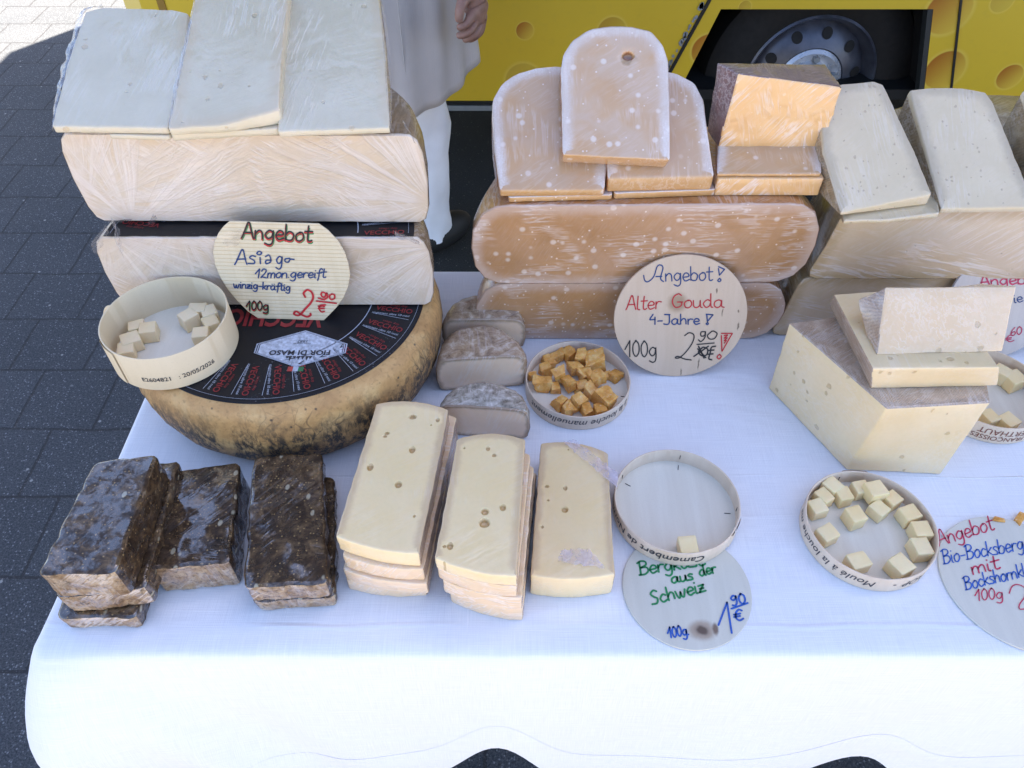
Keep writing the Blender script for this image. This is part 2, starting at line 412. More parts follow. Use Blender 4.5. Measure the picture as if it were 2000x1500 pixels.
def half_wheel(name, label, cat, cx, cy, z0, prof, mats, rot=0.0, seed=0, group=None, ysc=1.0, rough=.0008, rim_w=((.004, .8), (.016, 0))):
    """half of a wheel: round rind behind, flat cut face towards -y. prof: (r, z) bottom to top, outside only"""
    t = thing(name, label, cat, (cx, cy, TZ + z0), (0, 0, rot), group)
    b = bmesh.new(); zb, zt = prof[0][1], prof[-1][1]
    full = [(.0005, zb)] + [(prof[0][0] * .5, zb)] + prof + [(prof[-1][0] * .5, zt), (.0005, zt)]
    lathe(b, full, 72, 0, math.pi, rough, seed)
    for v_ in b.verts: v_.co.y *= ysc
    bmesh.ops.recalc_face_normals(b, faces=b.faces)
    obj('rind', b, mats['rind'], t, sharp=50)
    b = bmesh.new(); ly = b.verts.layers.float.new('rim')
    o1 = [Vector((r, 0, z)) for r, z in prof]; o2 = [Vector((-r, 0, z)) for r, z in prof[::-1]]
    poly = o1 + o2; tmp = [Vector((p.x, p.z)) for p in poly]; tmp, _ = resample(tmp, ['s'] * len(tmp), .008)
    tmp = [p + Vector((0, 1)) * .0007 * noise.noise(Vector((p.x * 160, p.y * 30, seed))) for p in tmp]
    # rolled edge so that the cut does not end in a razor line
    e = .0012; out = [Vector((p.x, 0, p.y)) for p in tmp]
    back = [b.verts.new(Vector((p.x, .0006, p.y))) for p in tmp]
    ins = inset(tmp, e); front = [b.verts.new(Vector((p.x, -e, p.y))) for p in ins]
    for v in back + front: v[ly] = 1
    n = len(tmp)
    for i in range(n): j = (i + 1) % n; b.faces.new([back[i], back[j], front[j], front[i]])
    fill_cap(b, ly, ins, front, lambda v: Vector((v.x, -e, v.y)), rim_w[1][0] * 1.3, rim_w[0][0] * .6, .007)
    b.normal_update()
    for f in b.faces:
        if f.normal.y > .05: f.normal_flip()
    obj('paste', b, mats['paste'], t, sharp=40)
    return t
def hexa(c8, sub=5, bev=.0015, wob=.0005, seed=0):
    """8 corners (top 4 ccw then bottom 4 ccw), bevelled, subdivided and slightly uneven"""
    b = bmesh.new(); v = [b.verts.new(p) for p in c8]
    for f in ((0, 1, 2, 3), (7, 6, 5, 4), (0, 4, 5, 1), (1, 5, 6, 2), (2, 6, 7, 3), (3, 7, 4, 0)): b.faces.new([v[i] for i in f])
    bmesh.ops.recalc_face_normals(b, faces=b.faces)
    bmesh.ops.bevel(b, geom=b.edges[:], offset=bev, segments=3, profile=.5, affect='EDGES')
    if sub:
        ed = [e for e in b.edges if e.calc_length() > .012]
        bmesh.ops.subdivide_edges(b, edges=ed, cuts=sub, use_grid_fill=True)
    b.normal_update()
    for q in b.verts:
        q.co += q.normal * wob * (noise.noise(q.co * 120 + Vector((seed, seed * 2, 0))) + .5 * noise.noise(q.co * 330 + Vector((seed, 0, 5))))
    b.normal_update(); return b
def split_by(b, fn):
    """separate a bmesh into several by fn(face) -> key"""
    out = {}
    keys = {}
    for f in b.faces: keys.setdefault(fn(f), []).append(f.index)
    b.faces.index_update(); b.faces.ensure_lookup_table()
    for k in {fn(f) for f in b.faces}:
        c = b.copy(); dele = [f for f in c.faces if fn(f) != k]; bmesh.ops.delete(c, geom=dele, context='FACES'); out[k] = c
    b.free(); return out
def box_bm(b, x0, x1, y0, y1, z0, z1):
    v = [b.verts.new(p) for p in ((x0, y0, z0), (x1, y0, z0), (x1, y1, z0), (x0, y1, z0), (x0, y0, z1), (x1, y0, z1), (x1, y1, z1), (x0, y1, z1))]
    for f in ((3, 2, 1, 0), (4, 5, 6, 7), (0, 1, 5, 4), (1, 2, 6, 5), (2, 3, 7, 6), (3, 0, 4, 7)): b.faces.new([v[i] for i in f])
def tube(b, pts, rad, n=10, cap=True):
    rows = []
    for i, p in enumerate(pts):
        p = Vector(p); d = (Vector(pts[min(i + 1, len(pts) - 1)]) - Vector(pts[max(i - 1, 0)])).normalized()
        u = d.orthogonal().normalized(); vv = d.cross(u); r = rad[i] if isinstance(rad, (list, tuple)) else rad
        rows.append([b.verts.new(p + (u * math.cos(k * math.tau / n) + vv * math.sin(k * math.tau / n)) * r) for k in range(n)])
    for a, c in zip(rows, rows[1:]):
        for k in range(n): b.faces.new([a[k], a[(k + 1) % n], c[(k + 1) % n], c[k]])
    if cap: b.faces.new(rows[0][::-1]); b.faces.new(rows[-1])

# ---- printed type (built-in font) as flat meshes
def type_mesh(text, size, shear=0.0, bold=0.0, spacing=1.0):
    cu = bpy.data.curves.new('type', 'FONT'); cu.body = text; cu.size = size; cu.align_x = 'CENTER'; cu.shear = shear; cu.offset = bold; cu.space_character = spacing
    cu.resolution_u = 3; o = bpy.data.objects.new('type', cu); C.objects.link(o)
    dg = bpy.context.evaluated_depsgraph_get(); dg.update(); me = bpy.data.meshes.new_from_object(o.evaluated_get(dg))
    C.objects.unlink(o); bpy.data.objects.remove(o); return me
def type_into(b, text, size, fn, **kw):
    me = type_mesh(text, size, **kw); base = len(b.verts); vs = [b.verts.new(fn(v.co)) for v in me.vertices]
    for p in me.polygons:
        try: b.faces.new([vs[i] for i in p.vertices])
        except ValueError: pass
    bpy.data.meshes.remove(me)

# ---- handwriting: stroke letters
GL = {
 'A': (.72, [[(0, 0), (.1, .25), (.3, .95), (.36, 1), (.42, .95), (.58, .3), (.68, 0)], [(.1, .36), (.6, .38)]]),
 'B': (.68, [[(.1, .95), (.1, 0)], [(-.05, .88), (.2, 1), (.48, .92), (.5, .68), (.14, .52)], [(.14, .52), (.5, .5), (.62, .25), (.4, .02), (-.02, .0)]]),
 'G': (.72, [[(.6, .88), (.42, 1), (.15, .8), (.05, .4), (.2, .04), (.45, .04), (.6, .2), (.6, .4)], [(.35, .4), (.66, .4)]]),
 'J': (.6, [[(.1, .98), (.5, .98)], [(.45, .98), (.45, .2), (.28, 0), (.02, .06)]]),
 'S': (.6, [[(.52, .88), (.32, 1), (.1, .8), (.25, .55), (.46, .35), (.36, .04), (.02, .04)]]),
 'a': (.66, [[(.48, .48), (.3, .56), (.08, .42), (.05, .16), (.2, 0), (.4, .12), (.48, .46)], [(.49, .52), (.49, .1), (.64, .02)]]),
 'b': (.58, [[(.05, 1), (.05, .02)], [(.05, .34), (.26, .55), (.5, .38), (.42, .05), (.2, 0), (.05, .1)]]),
 'c': (.52, [[(.45, .45), (.25, .55), (.05, .28), (.2, 0), (.5, .1)]]),
 'd': (.66, [[(.48, .46), (.28, .55), (.05, .28), (.2, 0), (.4, .1), (.48, .34)], [(.5, 1), (.5, .1), (.62, 0)]]),
 'e': (.54, [[(.06, .26), (.44, .32), (.4, .52), (.2, .55), (.05, .28), (.2, 0), (.5, .1)]]),
 'f': (.42, [[(.48, .86), (.36, 1), (.22, .8), (.2, .1), (.14, -.3)], [(.0, .5), (.42, .54)]]),
 'g': (.6, [[(.48, .46), (.26, .56), (.05, .3), (.2, .05), (.4, .14), (.48, .42)], [(.49, .54), (.48, -.15), (.3, -.36), (.04, -.26)]]),
 'h': (.56, [[(.05, 1), (.05, 0)], [(.05, .28), (.24, .54), (.42, .45), (.46, .02)]]),
 'i': (.24, [[(.08, .52), (.08, .05), (.18, 0)], [(.08, .78), (.1, .8)]]),
 'k': (.5, [[(.05, 1), (.05, 0)], [(.42, .54), (.08, .24)], [(.12, .28), (.46, 0)]]),
 'l': (.28, [[(.06, 1), (.06, .12), (.22, 0)]]),
 'm': (.74, [[(.04, .52), (.04, 0)], [(.04, .34), (.18, .54), (.32, .44), (.33, 0)], [(.33, .34), (.5, .54), (.63, .44), (.66, 0)]]),
 'n': (.56, [[(.04, .52), (.04, 0)], [(.04, .32), (.24, .54), (.42, .42), (.46, 0)]]),
 'o': (.54, [[(.26, .55), (.06, .36), (.1, .06), (.3, 0), (.48, .22), (.42, .5), (.26, .55), (.3, .5)]]),
 'r': (.44, [[(.05, .52), (.06, 0)], [(.05, .3), (.2, .52), (.42, .5)]]),
 's': (.46, [[(.4, .5), (.2, .56), (.08, .42), (.34, .22), (.34, .03), (.02, .03)]]),
 't': (.44, [[(.2, .95), (.18, .12), (.3, 0), (.42, .06)], [(0, .6), (.44, .62)]]),
 'u': (.6, [[(.05, .52), (.07, .1), (.24, 0), (.42, .16), (.46, .52)], [(.46, .5), (.48, .08), (.58, 0)]]),
 'v': (.5, [[(.04, .52), (.2, .02)], [(.2, .02), (.44, .52)]]),
 'w': (.76, [[(.03, .52), (.14, .06), (.26, .02), (.36, .4)], [(.36, .4), (.4, .06), (.54, .02), (.68, .52)]]),
 'z': (.5, [[(.05, .5), (.42, .52)], [(.42, .52), (.04, .02)], [(.04, .02), (.48, .04)], [(.1, .27), (.38, .27)]]),
 '0': (.56, [[(.28, .98), (.08, .7), (.08, .25), (.26, 0), (.46, .26), (.46, .72), (.28, .98), (.22, .92)]]),
 '1': (.5, [[(.02, .45), (.36, 1)], [(.36, 1), (.34, 0)]]),
 '2': (.62, [[(.06, .74), (.2, .98), (.44, .9), (.42, .6), (.06, .04)], [(.06, .04), (.22, .1), (.56, .0)]]),
 '4': (.56, [[(.28, 1), (.04, .52), (.14, .46), (.44, .5)], [(.42, .72), (.42, 0)]]),
 '6': (.54, [[(.4, .98), (.14, .6), (.08, .2), (.28, 0), (.46, .2), (.36, .46), (.1, .3)]]),
 '9': (.56, [[(.44, .82), (.26, .98), (.08, .76), (.22, .54), (.42, .7), (.44, .86)], [(.45, .9), (.42, .3), (.26, .0), (.06, .1)]]),
 '8': (.54, [[(.28, .5), (.08, .74), (.28, .98), (.44, .76), (.28, .5), (.08, .24), (.28, 0), (.48, .24), (.28, .5)]]),
 'E': (.6, [[(.54, .86), (.34, 1), (.14, .74), (.1, .3), (.3, 0), (.56, .12)], [(0, .6), (.42, .62)], [(-.02, .38), (.38, .4)]]),
 '!': (.44, [[(.1, .98), (.22, .34)], [(.22, .34), (.42, .92)], [(.42, .92), (.1, .98)], [(.2, .16), (.1, .08), (.18, 0), (.28, .08), (.2, .16), (.22, .16)]]),
 '-': (.5, [[(.06, .34), (.42, .36)]]), '.': (.2, [[(.06, .03), (.08, .05)]]), ' ': (.34, []),
 '~': (.66, [[(.48, .48), (.3, .56), (.08, .42), (.05, .16), (.2, 0), (.4, .12), (.48, .46)], [(.49, .52), (.49, .1), (.64, .02)], [(.16, .76), (.17, .78)], [(.4, .78), (.41, .8)]]),
}
def smooth(pl, k=6):
    if len(pl) < 3: return [Vector(p) for p in pl]
    q = [Vector(p) for p in pl]; q = [q[0] * 2 - q[1]] + q + [q[-1] * 2 - q[-2]]; out = []
    for i in range(1, len(q) - 2):
        for j in range(k):
            t = j / k; a, b_, c, d = q[i - 1:i + 3]
            out.append(.5 * ((2 * b_) + (c - a) * t + (2 * a - 5 * b_ + 4 * c - d) * t * t + (3 * b_ - a - 3 * c + d) * t ** 3))
    out.append(q[-2]); return out
def ribbon(b, pts, wdt, nrm, lift=.0004):
    if len(pts) < 2: return
    pts = [p + nrm * lift for p in pts]
    d0 = (pts[1] - pts[0]).normalized(); d1 = (pts[-1] - pts[-2]).normalized()
    pts = [pts[0] - d0 * wdt * .4] + pts + [pts[-1] + d1 * wdt * .4]
    L = []
    for i, p in enumerate(pts):
        d = (pts[min(i + 1, len(pts) - 1)] - pts[max(i - 1, 0)]).normalized(); sd = nrm.cross(d).normalized()
        k = .35 if i in (0, len(pts) - 1) else 1.0
        L.append((b.verts.new(p + sd * wdt * .5 * k), b.verts.new(p - sd * wdt * .5 * k)))
    for a, c in zip(L, L[1:]):
        b.faces.new([a[0], a[1], c[1], c[0]])
def strokes_px(b, lines, o, n, wpx_m, inv, lift=.0004):
    for ln in lines:
        pts = [inv @ on_plane(p.x, p.y, o, n) for p in smooth(ln)]
        ribbon(b, pts, wpx_m, Vector((0, 0, 1)), lift)
def word_lines(text, p0, p1, h, slant=0.0, rnd=.02):
    """text strokes in photo pixels on a baseline p0 -> p1 with capital height h"""
    p0, p1 = Vector(p0), Vector(p1); tot = sum(GL[c][0] for c in text); x = (p1 - p0) / tot; xn = x.normalized()
    up = Vector((xn.y, -xn.x)) * h + xn * slant * h; pen = 0.0; out = []
    for c in text:
        wd, st = GL[c]; jy = R.uniform(-rnd, rnd)
        for s in st: out.append([p0 + x * (pen + a) + up * (bq + jy) for a, bq in s])
        pen += wd
    return out
def sign_text(sign, fr, items):
    """items: (part material, stroke width in m, list of polylines in photo pixels)"""
    inv = fr.inverted(); n = fr.to_3x3().col[2]; o = fr.translation
    for i, (m, wd, lines) in enumerate(items):
        b = bmesh.new(); strokes_px(b, lines, o, n, wd, inv, .0004 + .00005 * i); obj('lettering', b, m, sign, smooth=False)
def wall_type(b, text, size, Rr, a0, z0, flip=True, **kw):
    def fn(c):
        x, y = (-c.x, -c.y) if flip else (c.x, c.y)
        a = a0 + x / Rr; return Vector((math.cos(a) * (Rr + .0004), math.sin(a) * (Rr + .0004), z0 + y))
    type_into(b, text, size, fn, **kw)

# ================================================================== THE SETTING
def paver_mat():
    g = G('pavers', .85); v = g.co(False); X, Y, Z = g.sep(v)[:3]
    br = g.n('ShaderNodeTexBrick', {'Vector': g.vm('ADD', v, g.vm('ADD', (1.2 + .092 - .06, -.0, 0), g.vm('SCALE', g.n('ShaderNodeTexNoise', {'Vector': v, 'Scale': 5}).outputs[1], sc=.016))),
             'Color1': (.3, .3, .3, 1), 'Color2': (.7, .7, .7, 1), 'Mortar': (0, 0, 0, 1), 'Scale': 1.0, 'Mortar Size': .0035, 'Mortar Smooth': .25, 'Brick Width': .184, 'Row Height': .187}, offset=.5, offset_frequency=2)
    tone = br.outputs['Color']; mort = br.outputs['Fac']
    n1 = g.noise(v, 300, 3, .7); n2 = g.noise(v, 3, 4); chips = g.vor(v, 240); ck = g.sep(chips.outputs['Color'])
    base = g.mix(g.mr(n2, .3, .7), (.058, .061, .066), (.086, .088, .092)); base = g.mix(.25, base, tone, 'OVERLAY')
    base = g.mix(g.mr(n1, .38, .62, 0, .9), base, (.018, .020, .024)); n3 = g.noise(v, 210, 4, .8, .3); base = g.mix(g.mr(n3, .52, .72, 0, .7), base, (.20, .205, .21))
    base = g.mix(g.ma('MULTIPLY', g.mr(ck[0], .86, .90), g.mr(chips.outputs['Distance'], .5, .3, 0, .6)), base, (.30, .30, .31))
    vo = g.vor(v, 46); base = g.mix(g.ma('MULTIPLY', g.mr(g.sep(vo.outputs['Color'])[0], .95, .96), g.mr(vo.outputs['Distance'], .2, .12, 0, .8)), base, (.36, .35, .33))
    base = g.mix(g.ma('MULTIPLY', mort, .6), base, (.022, .018, .018))
    g.set('Base Color', base)
    h = g.ma('SUBTRACT', g.ma('MULTIPLY', n1, .5), g.ma('MULTIPLY', mort, 3.0)); g.set('Normal', g.bump(h, .7, .003)); return g.m
b = bmesh.new()
box_bm(b, -60, 60, -60, 60, -.2, 0); struct('ground', b, paver_mat())
def bounce_mat():
    g = G('bounce_paving', .8); v = g.co(False)
    br = g.n('ShaderNodeTexBrick', {'Vector': v, 'Color1': (.17, .138, .112, 1), 'Color2': (.20, .165, .136, 1), 'Mortar': (.3, .27, .23, 1), 'Scale': 1.0, 'Mortar Size': .004, 'Brick Width': .6, 'Row Height': .4})
    g.set('Base Color', g.mix(g.mr(g.noise(v, 30, 4), .3, .7, 0, .3), br.outputs['Color'], (.17, .135, .11))); return g.m
b = bmesh.new(); box_bm(b, -.72, 5.0, 1.0, 4.6, -.05, .004)  # dark sheet laid over the pavers in place of their deep shade
g = G('ground_shade_dark', .9); v = g.co(False); n = g.noise(v, 260, 4, .75); col = g.mix(g.mr(n, .4, .7), (.008, .010, .010), (.028, .032, .031)); ch_ = g.vor(v, 160); col = g.mix(g.ma('MULTIPLY', g.mr(g.sep(ch_.outputs['Color'])[0], .92, .94), g.mr(ch_.outputs['Distance'], .4, .2, 0, .7)), col, (.12, .12, .10)); g.set('Base Color', col).set('Normal', g.bump(n, .7, .003))
struct('ground_shade', b, g.m)
BOUNCE = bounce_mat()
b = bmesh.new(); box_bm(b, -40, 40, -40, -.75, -.05, .004); struct('bounce_ground', b, BOUNCE)  # unseen pale paving, added behind the camera to bounce warm light forward

# ------------------------------------------------------------------ market van
VY = 2.1
def yellow_mat():
    g = G('yellow_print', .38); v = g.co(False)
    X, Y, Z = g.sep(v)[:3]
    p2 = g.n('ShaderNodeCombineXYZ', {0: X, 1: 0.0, 2: Z}).outputs[0]
    col = g.mix(g.mr(g.noise(v, 1.3, 3), .3, .7), (.66, .45, .024), (.73, .51, .032))
    col = g.mix(g.mr(g.noise(v, 40, 4), .55, .75, 0, .12), col, (.42, .31, .05))
    mp = SC.view_settings
    for (px, py, r, dark) in ((1025, 60, .024, 1), (1195, 62, .040, .9), (1022, 158, .052, .55), (1382, 98, .045, 1), (1455, 14, .017, .8), (1853, 22, .062, 1), (1845, 137, .056, 1), (1972, 150, .036, 1), (1958, 2, .03, .6), (700, -20, .05, .7), (330, -60, .05, .8), (1600, -90, .07, 1), (1200, -130, .06, 1)):
        c = PY(px, py, VY); c = (c.x - 1.2, 0.0, c.z)
        d = g.vm('SUBTRACT', p2, c); dist = g.vm('LENGTH', d); dz = g.sep(d)[2]; dx = g.sep(d)[0]
        m = g.mr(dist, r, r * .93); inner = g.ma('ADD', g.ma('MULTIPLY', dx, .9 / r), g.ma('MULTIPLY', dz, -.7 / r))
        hc = g.mix(g.mr(inner, -1.1, 1.1), (.40, .13, .008), (.72, .50, .05)) if dark > .95 else g.mix(g.mr(inner, -1.1, 1.1), (.46, .26, .015), (.62, .44, .03))
        halo = g.mr(dist, r * 1.18, r, 0, .3, True)
        col = g.mix(halo, col, (.85, .68, .16)); col = g.mix(g.ma('MULTIPLY', m, dark), col, hc)
    g.set('Base Color', col).set('Coat Weight', .25).set('Coat Roughness', .15); return g.m
YEL = yellow_mat(); BLK = plain('black_underbody', (.006, .006, .006), .7, nscale=20, namt=.3); TRIM = plain('grey_trim', (.30, .33, .35), .35, .3, nscale=30, namt=.1)
DGR = plain('dark_seal', (.012, .014, .015), .45); WHITE_PANEL = plain('white_panel', (.62, .60, .58), .35, nscale=8, namt=.05)
van = thing('market_van', 'yellow market van printed with round cheese holes behind the stall', 'van', (1.2, VY, 0))
def vp(px, py, y=VY): q = PY(px, py, y); return q
VO = Vector((1.2, VY, 0))
XL, XR, ZB, ZT, YB = -0.98, 4.2, vp(900, 204).z, 2.5, 4.4
oTL, oTR, oBR, oBL = vp(1408, 18), vp(1823, 18), vp(1806, 168), vp(1339, 153)
def ext(a, c, z): t = (z - a.z) / (c.z - a.z); return a.x + (c.x - a.x) * t
xbl, xbr = ext(oTL, oBL, ZB), ext(oTR, oBR, ZB)
b = bmesh.new()
def poly(b, pts): b.faces.new([b.verts.new(Vector(p) - VO) for p in pts])
HZ0, HZ1 = 1.15, 2.15                                   # sales hatch opening, above the picture
for pts in ([(XL, ZB), (xbl, ZB), (oTL.x, oTL.z), (XL, oTL.z)], [(xbr, ZB), (XR, ZB), (XR, oTR.z), (oTR.x, oTR.z)], [(XL, oTL.z), (XR, oTR.z), (XR, HZ0), (XL, HZ0)], [(XL, HZ1), (XR, HZ1), (XR, ZT), (XL, ZT)], [(XL, HZ0), (-.75, HZ0), (-.75, HZ1), (XL, HZ1)], [(3.3, HZ0), (XR, HZ0), (XR, HZ1), (3.3, HZ1)]):
    poly(b, [(x, VY, z) for x, z in pts])
cx = XL - .09
poly(b, [(cx, VY + .1, ZB), (XL, VY, ZB), (XL, VY, ZT), (cx, VY + .1, ZT)])
poly(b, [(cx, YB, ZB), (cx, VY + .1, ZB), (cx, VY + .1, ZT), (cx, YB, ZT)])
poly(b, [(XR, VY, ZB), (XR, YB, ZB), (XR, YB, ZT), (XR, VY, ZT)]); poly(b, [(XR, YB, ZB), (cx, YB, ZB), (cx, YB, ZT), (XR, YB, ZT)])
obj('body', b, YEL, van, smooth=False)
b = bmesh.new(); box_bm(b, cx - 1.2, XR - 1.2, 0, YB - VY, ZT, ZT + .04); obj('roof', b, WHITE_PANEL, van, smooth=False)
b = bmesh.new(); box_bm(b, cx + .03 - 1.2, XR - .02 - 1.2, .03, YB - VY - .02, ZB + .0, ZB + .03)
box_bm(b, cx + .4 - 1.2, XR - 1.6, .5, .62, .16, ZB - .002); box_bm(b, cx + .4 - 1.2, XR - 1.6, 1.5, 1.62, .16, ZB - .002); obj('underframe', b, BLK, van, smooth=False)
b = bmesh.new(); box_bm(b, -.75 - 1.2, 3.3 - 1.2, .02, .5, HZ0 - .04, HZ0); obj('serving_counter', b, WHITE_PANEL, van, smooth=False)
b = bmesh.new(); box_bm(b, cx + .01 - 1.2, XR - 1.21, 1.2, 1.22, HZ0 - .6, ZT - .01); obj('inner_wall', b, WHITE_PANEL, van, smooth=False)
b = bmesh.new()                                          # wheel housing
poly(b, [(oTL.x - .0, VY + .004, oTL.z), (oTR.x, VY + .004, oTR.z), (oTR.x, VY + .42, oTR.z), (oTL.x, VY + .42, oTL.z)])
poly(b, [(xbl, VY + .004, ZB), (oTL.x, VY + .004, oTL.z), (oTL.x, VY + .42, oTL.z), (xbl, VY + .42, ZB)])
poly(b, [(oTR.x, VY + .004, oTR.z), (xbr, VY + .004, ZB), (xbr, VY + .42, ZB), (oTR.x, VY + .42, oTR.z)])
poly(b, [(xbl, VY + .42, ZB), (oTL.x, VY + .42, oTL.z), (oTR.x, VY + .42, oTR.z), (xbr, VY + .42, ZB)])
obj('wheel_housing', b, BLK, van, smooth=False)
def bar(b, p, q, wd, dp, dy=-.004):
    p, q = Vector(p) - VO, Vector(q) - VO; d = (q - p).normalized(); s = Vector((d.z, 0, -d.x)) * wd / 2; y0 = Vector((0, dy, 0)); y1 = Vector((0, dy + dp, 0))
    v = [b.verts.new(x) for x in (p - s + y0, p + s + y0, q + s + y0, q - s + y0, p - s + y1, p + s + y1, q + s + y1, q - s + y1)]
    for f in ((0, 1, 2, 3), (7, 6, 5, 4), (0, 4, 5, 1), (1, 5, 6, 2), (2, 6, 7, 3), (3, 7, 4, 0)): b.faces.new([v[i] for i in f])
def up_to(a, c, z): t = (z - a.z) / (c.z - a.z); return a + (c - a) * t
s0, s1 = vp(1383, 4), vp(1310, 137); b = bmesh.new(); bar(b, up_to(s0, s1, ZB + .01), up_to(s0, s1, HZ0 - .05), .009, .005); obj('panel_seam', b, DGR, van, smooth=False)
rt = random.Random(3); b = bmesh.new()                   # torn print along the seam
for i in range(26):
    t = rt.random(); p = s0.lerp(s1, t * 1.15 - .05); p = p + Vector((-.010 - rt.random() * .006, 0, 0)); r = .003 + rt.random() * .006
    poly(b, [p + Vector((r * rt.uniform(.4, 1) * math.cos(a), -.003, r * 1.4 * rt.uniform(.4, 1) * math.sin(a))) for a in [k * math.tau / 7 for k in range(7)]])
obj('torn_print', b, TRIM, van, smooth=False)
s0, s1 = vp(1876, 4), vp(1857, 175); b = bmesh.new(); bar(b, up_to(s0, s1, ZB + .01), up_to(s0, s1, HZ0 - .05), .006, .005); obj('panel_seam', b, DGR, van, smooth=False)
b = bmesh.new(); bar(b, oTR + Vector((-.004, 0, 0)), Vector((xbr - .004, VY, ZB)), .020, .03, .001); obj('housing_edge', b, plain('housing_edge', (.03, .035, .035), .5), van, smooth=False)
b = bmesh.new(); bar(b, (XL, VY, ZB - .009), (xbl - .01, VY, ZB - .009), .015, .02, -.006); obj('sill_strip', b, TRIM, van, smooth=False)
b = bmesh.new(); bar(b, (xbr + .01, VY, ZB - .009), (XR, VY, ZB - .009), .015, .02, -.006); obj('sill_strip', b, TRIM, van, smooth=False)
b = bmesh.new(); bar(b, (XL, VY, ZB + .006), (xbl - .01, VY, ZB + .006), .011, .006, -.004); obj('sill_seal', b, DGR, van, smooth=False)
q = vp(1957, 196); b = bmesh.new(); box_bm(b, q.x - 1.2 - .045, q.x - 1.2 + .045, -.012, .002, q.z - .014, q.z + .014); bmesh.ops.bevel(b, geom=b.edges[:], offset=.003, segments=2, affect='EDGES')
obj('marker_lamp', b, plain('amber_lens', (.45, .10, .01), .2, nscale=200, namt=.3), van, smooth=False)
q0, q1 = vp(313, 0), vp(318, 14); b = bmesh.new(); bar(b, (q0.x, VY, ZB + .02), (q0.x - .0, VY, HZ0 - .05), .02, .004, -.003); obj('corner_strip', b, plain('ochre_strip', (.30, .17, .02), .5), van, smooth=False)
b = bmesh.new(); box_bm(b, XL + .06 - 1.2, XR - 1.2, -1.12, .0, 2.27, 2.30); obj('hatch_flap', b, plain('grey_flap', (.11, .11, .12), .6, nscale=6, namt=.1), van, smooth=False)
for x in (-.7, 3.2):
    b = bmesh.new(); tube(b, [(x - 1.2, 0, 1.75), (x - 1.2, -.8, 2.268)], .012, 8); obj('gas_strut', b, TRIM, van)
# wheel
hub = vp(1578, 158, VY + .10) - VO
def wheel(parent, c):
    def lt(name, prof, m, n=64, sharp=40):
        bb = bmesh.new(); lathe(bb, prof, n); bmesh.ops.recalc_face_normals(bb, faces=bb.faces)
        bmesh.ops.rotate(bb, verts=bb.verts, cent=(0, 0, 0), matrix=Matrix.Rotation(math.pi / 2, 3, 'X')); bmesh.ops.translate(bb, verts=bb.verts, vec=c)
        return obj(name, bb, m, None, sharp=sharp)
    tyre = lt('tyre', [(.182, -.20), (.26, -.19), (.305, -.16), (.318, -.12), (.318, -.06), (.305, -.02), (.26, .006), (.215, .010), (.188, .002), (.182, -.02)], plain('tyre_rubber', (.006, .006, .006), .75, nscale=60, namt=.3))
    tyre.parent = parent
    steel = plain('steel_rim', (.10, .11, .14), .38, .6, nscale=25, namt=.25)
    rim = lt('rim', [(.188, -.01), (.192, .004), (.186, .008), (.176, -.006), (.168, -.03), (.162, -.036), (.150, -.022), (.120, -.006), (.098, .002), (.094, -.004), (.09, -.012), (.02, -.014)], steel, 80)
    rim.parent = parent
    for k in range(10):
        bb = bmesh.new(); a = k * math.tau / 10 + .16; o = Vector((math.cos(a) * .137, .0, math.sin(a) * .137)); vs = []
        for j in range(16):
            t = j * math.tau / 16; rr = Vector((math.cos(a), 0, math.sin(a))) * math.cos(t) * .0155 + Vector((-math.sin(a), 0, math.cos(a))) * math.sin(t) * .0155
            rad = (o + rr).length; vs.append(bb.verts.new(c + o + rr + Vector((0, .0120 - (.137 - rad) * .53, 0))))
        bb.faces.new(vs); obj('rim_opening', bb, BLK, rim, smooth=False)
    cap = lt('hub_cap', [(.092, -.012), (.094, .0), (.084, .008), (.062, .002), (.058, .022), (.050, .030), (.03, .034), (.0, .034)], plain('silver_cap', (.55, .58, .62), .3, .5, nscale=30, namt=.1), 48)
    cap.parent = parent
    for k in range(5):
        bb = bmesh.new(); a = k * math.tau / 5 + .3; m = Matrix.Translation(c + Vector((math.cos(a) * .071, -.012, math.sin(a) * .071))); bmesh.ops.create_cone(bb, cap_ends=True, segments=6, radius1=.010, radius2=.009, depth=.02, matrix=m @ Matrix.Rotation(math.pi / 2, 4, 'X'))
        obj('wheel_nut', bb, TRIM, rim, smooth=False)
wh = bpy.data.objects.new('wheel', None); C.objects.link(wh); wh.parent = van; wh.empty_display_size = .05
wheel(wh, hub)

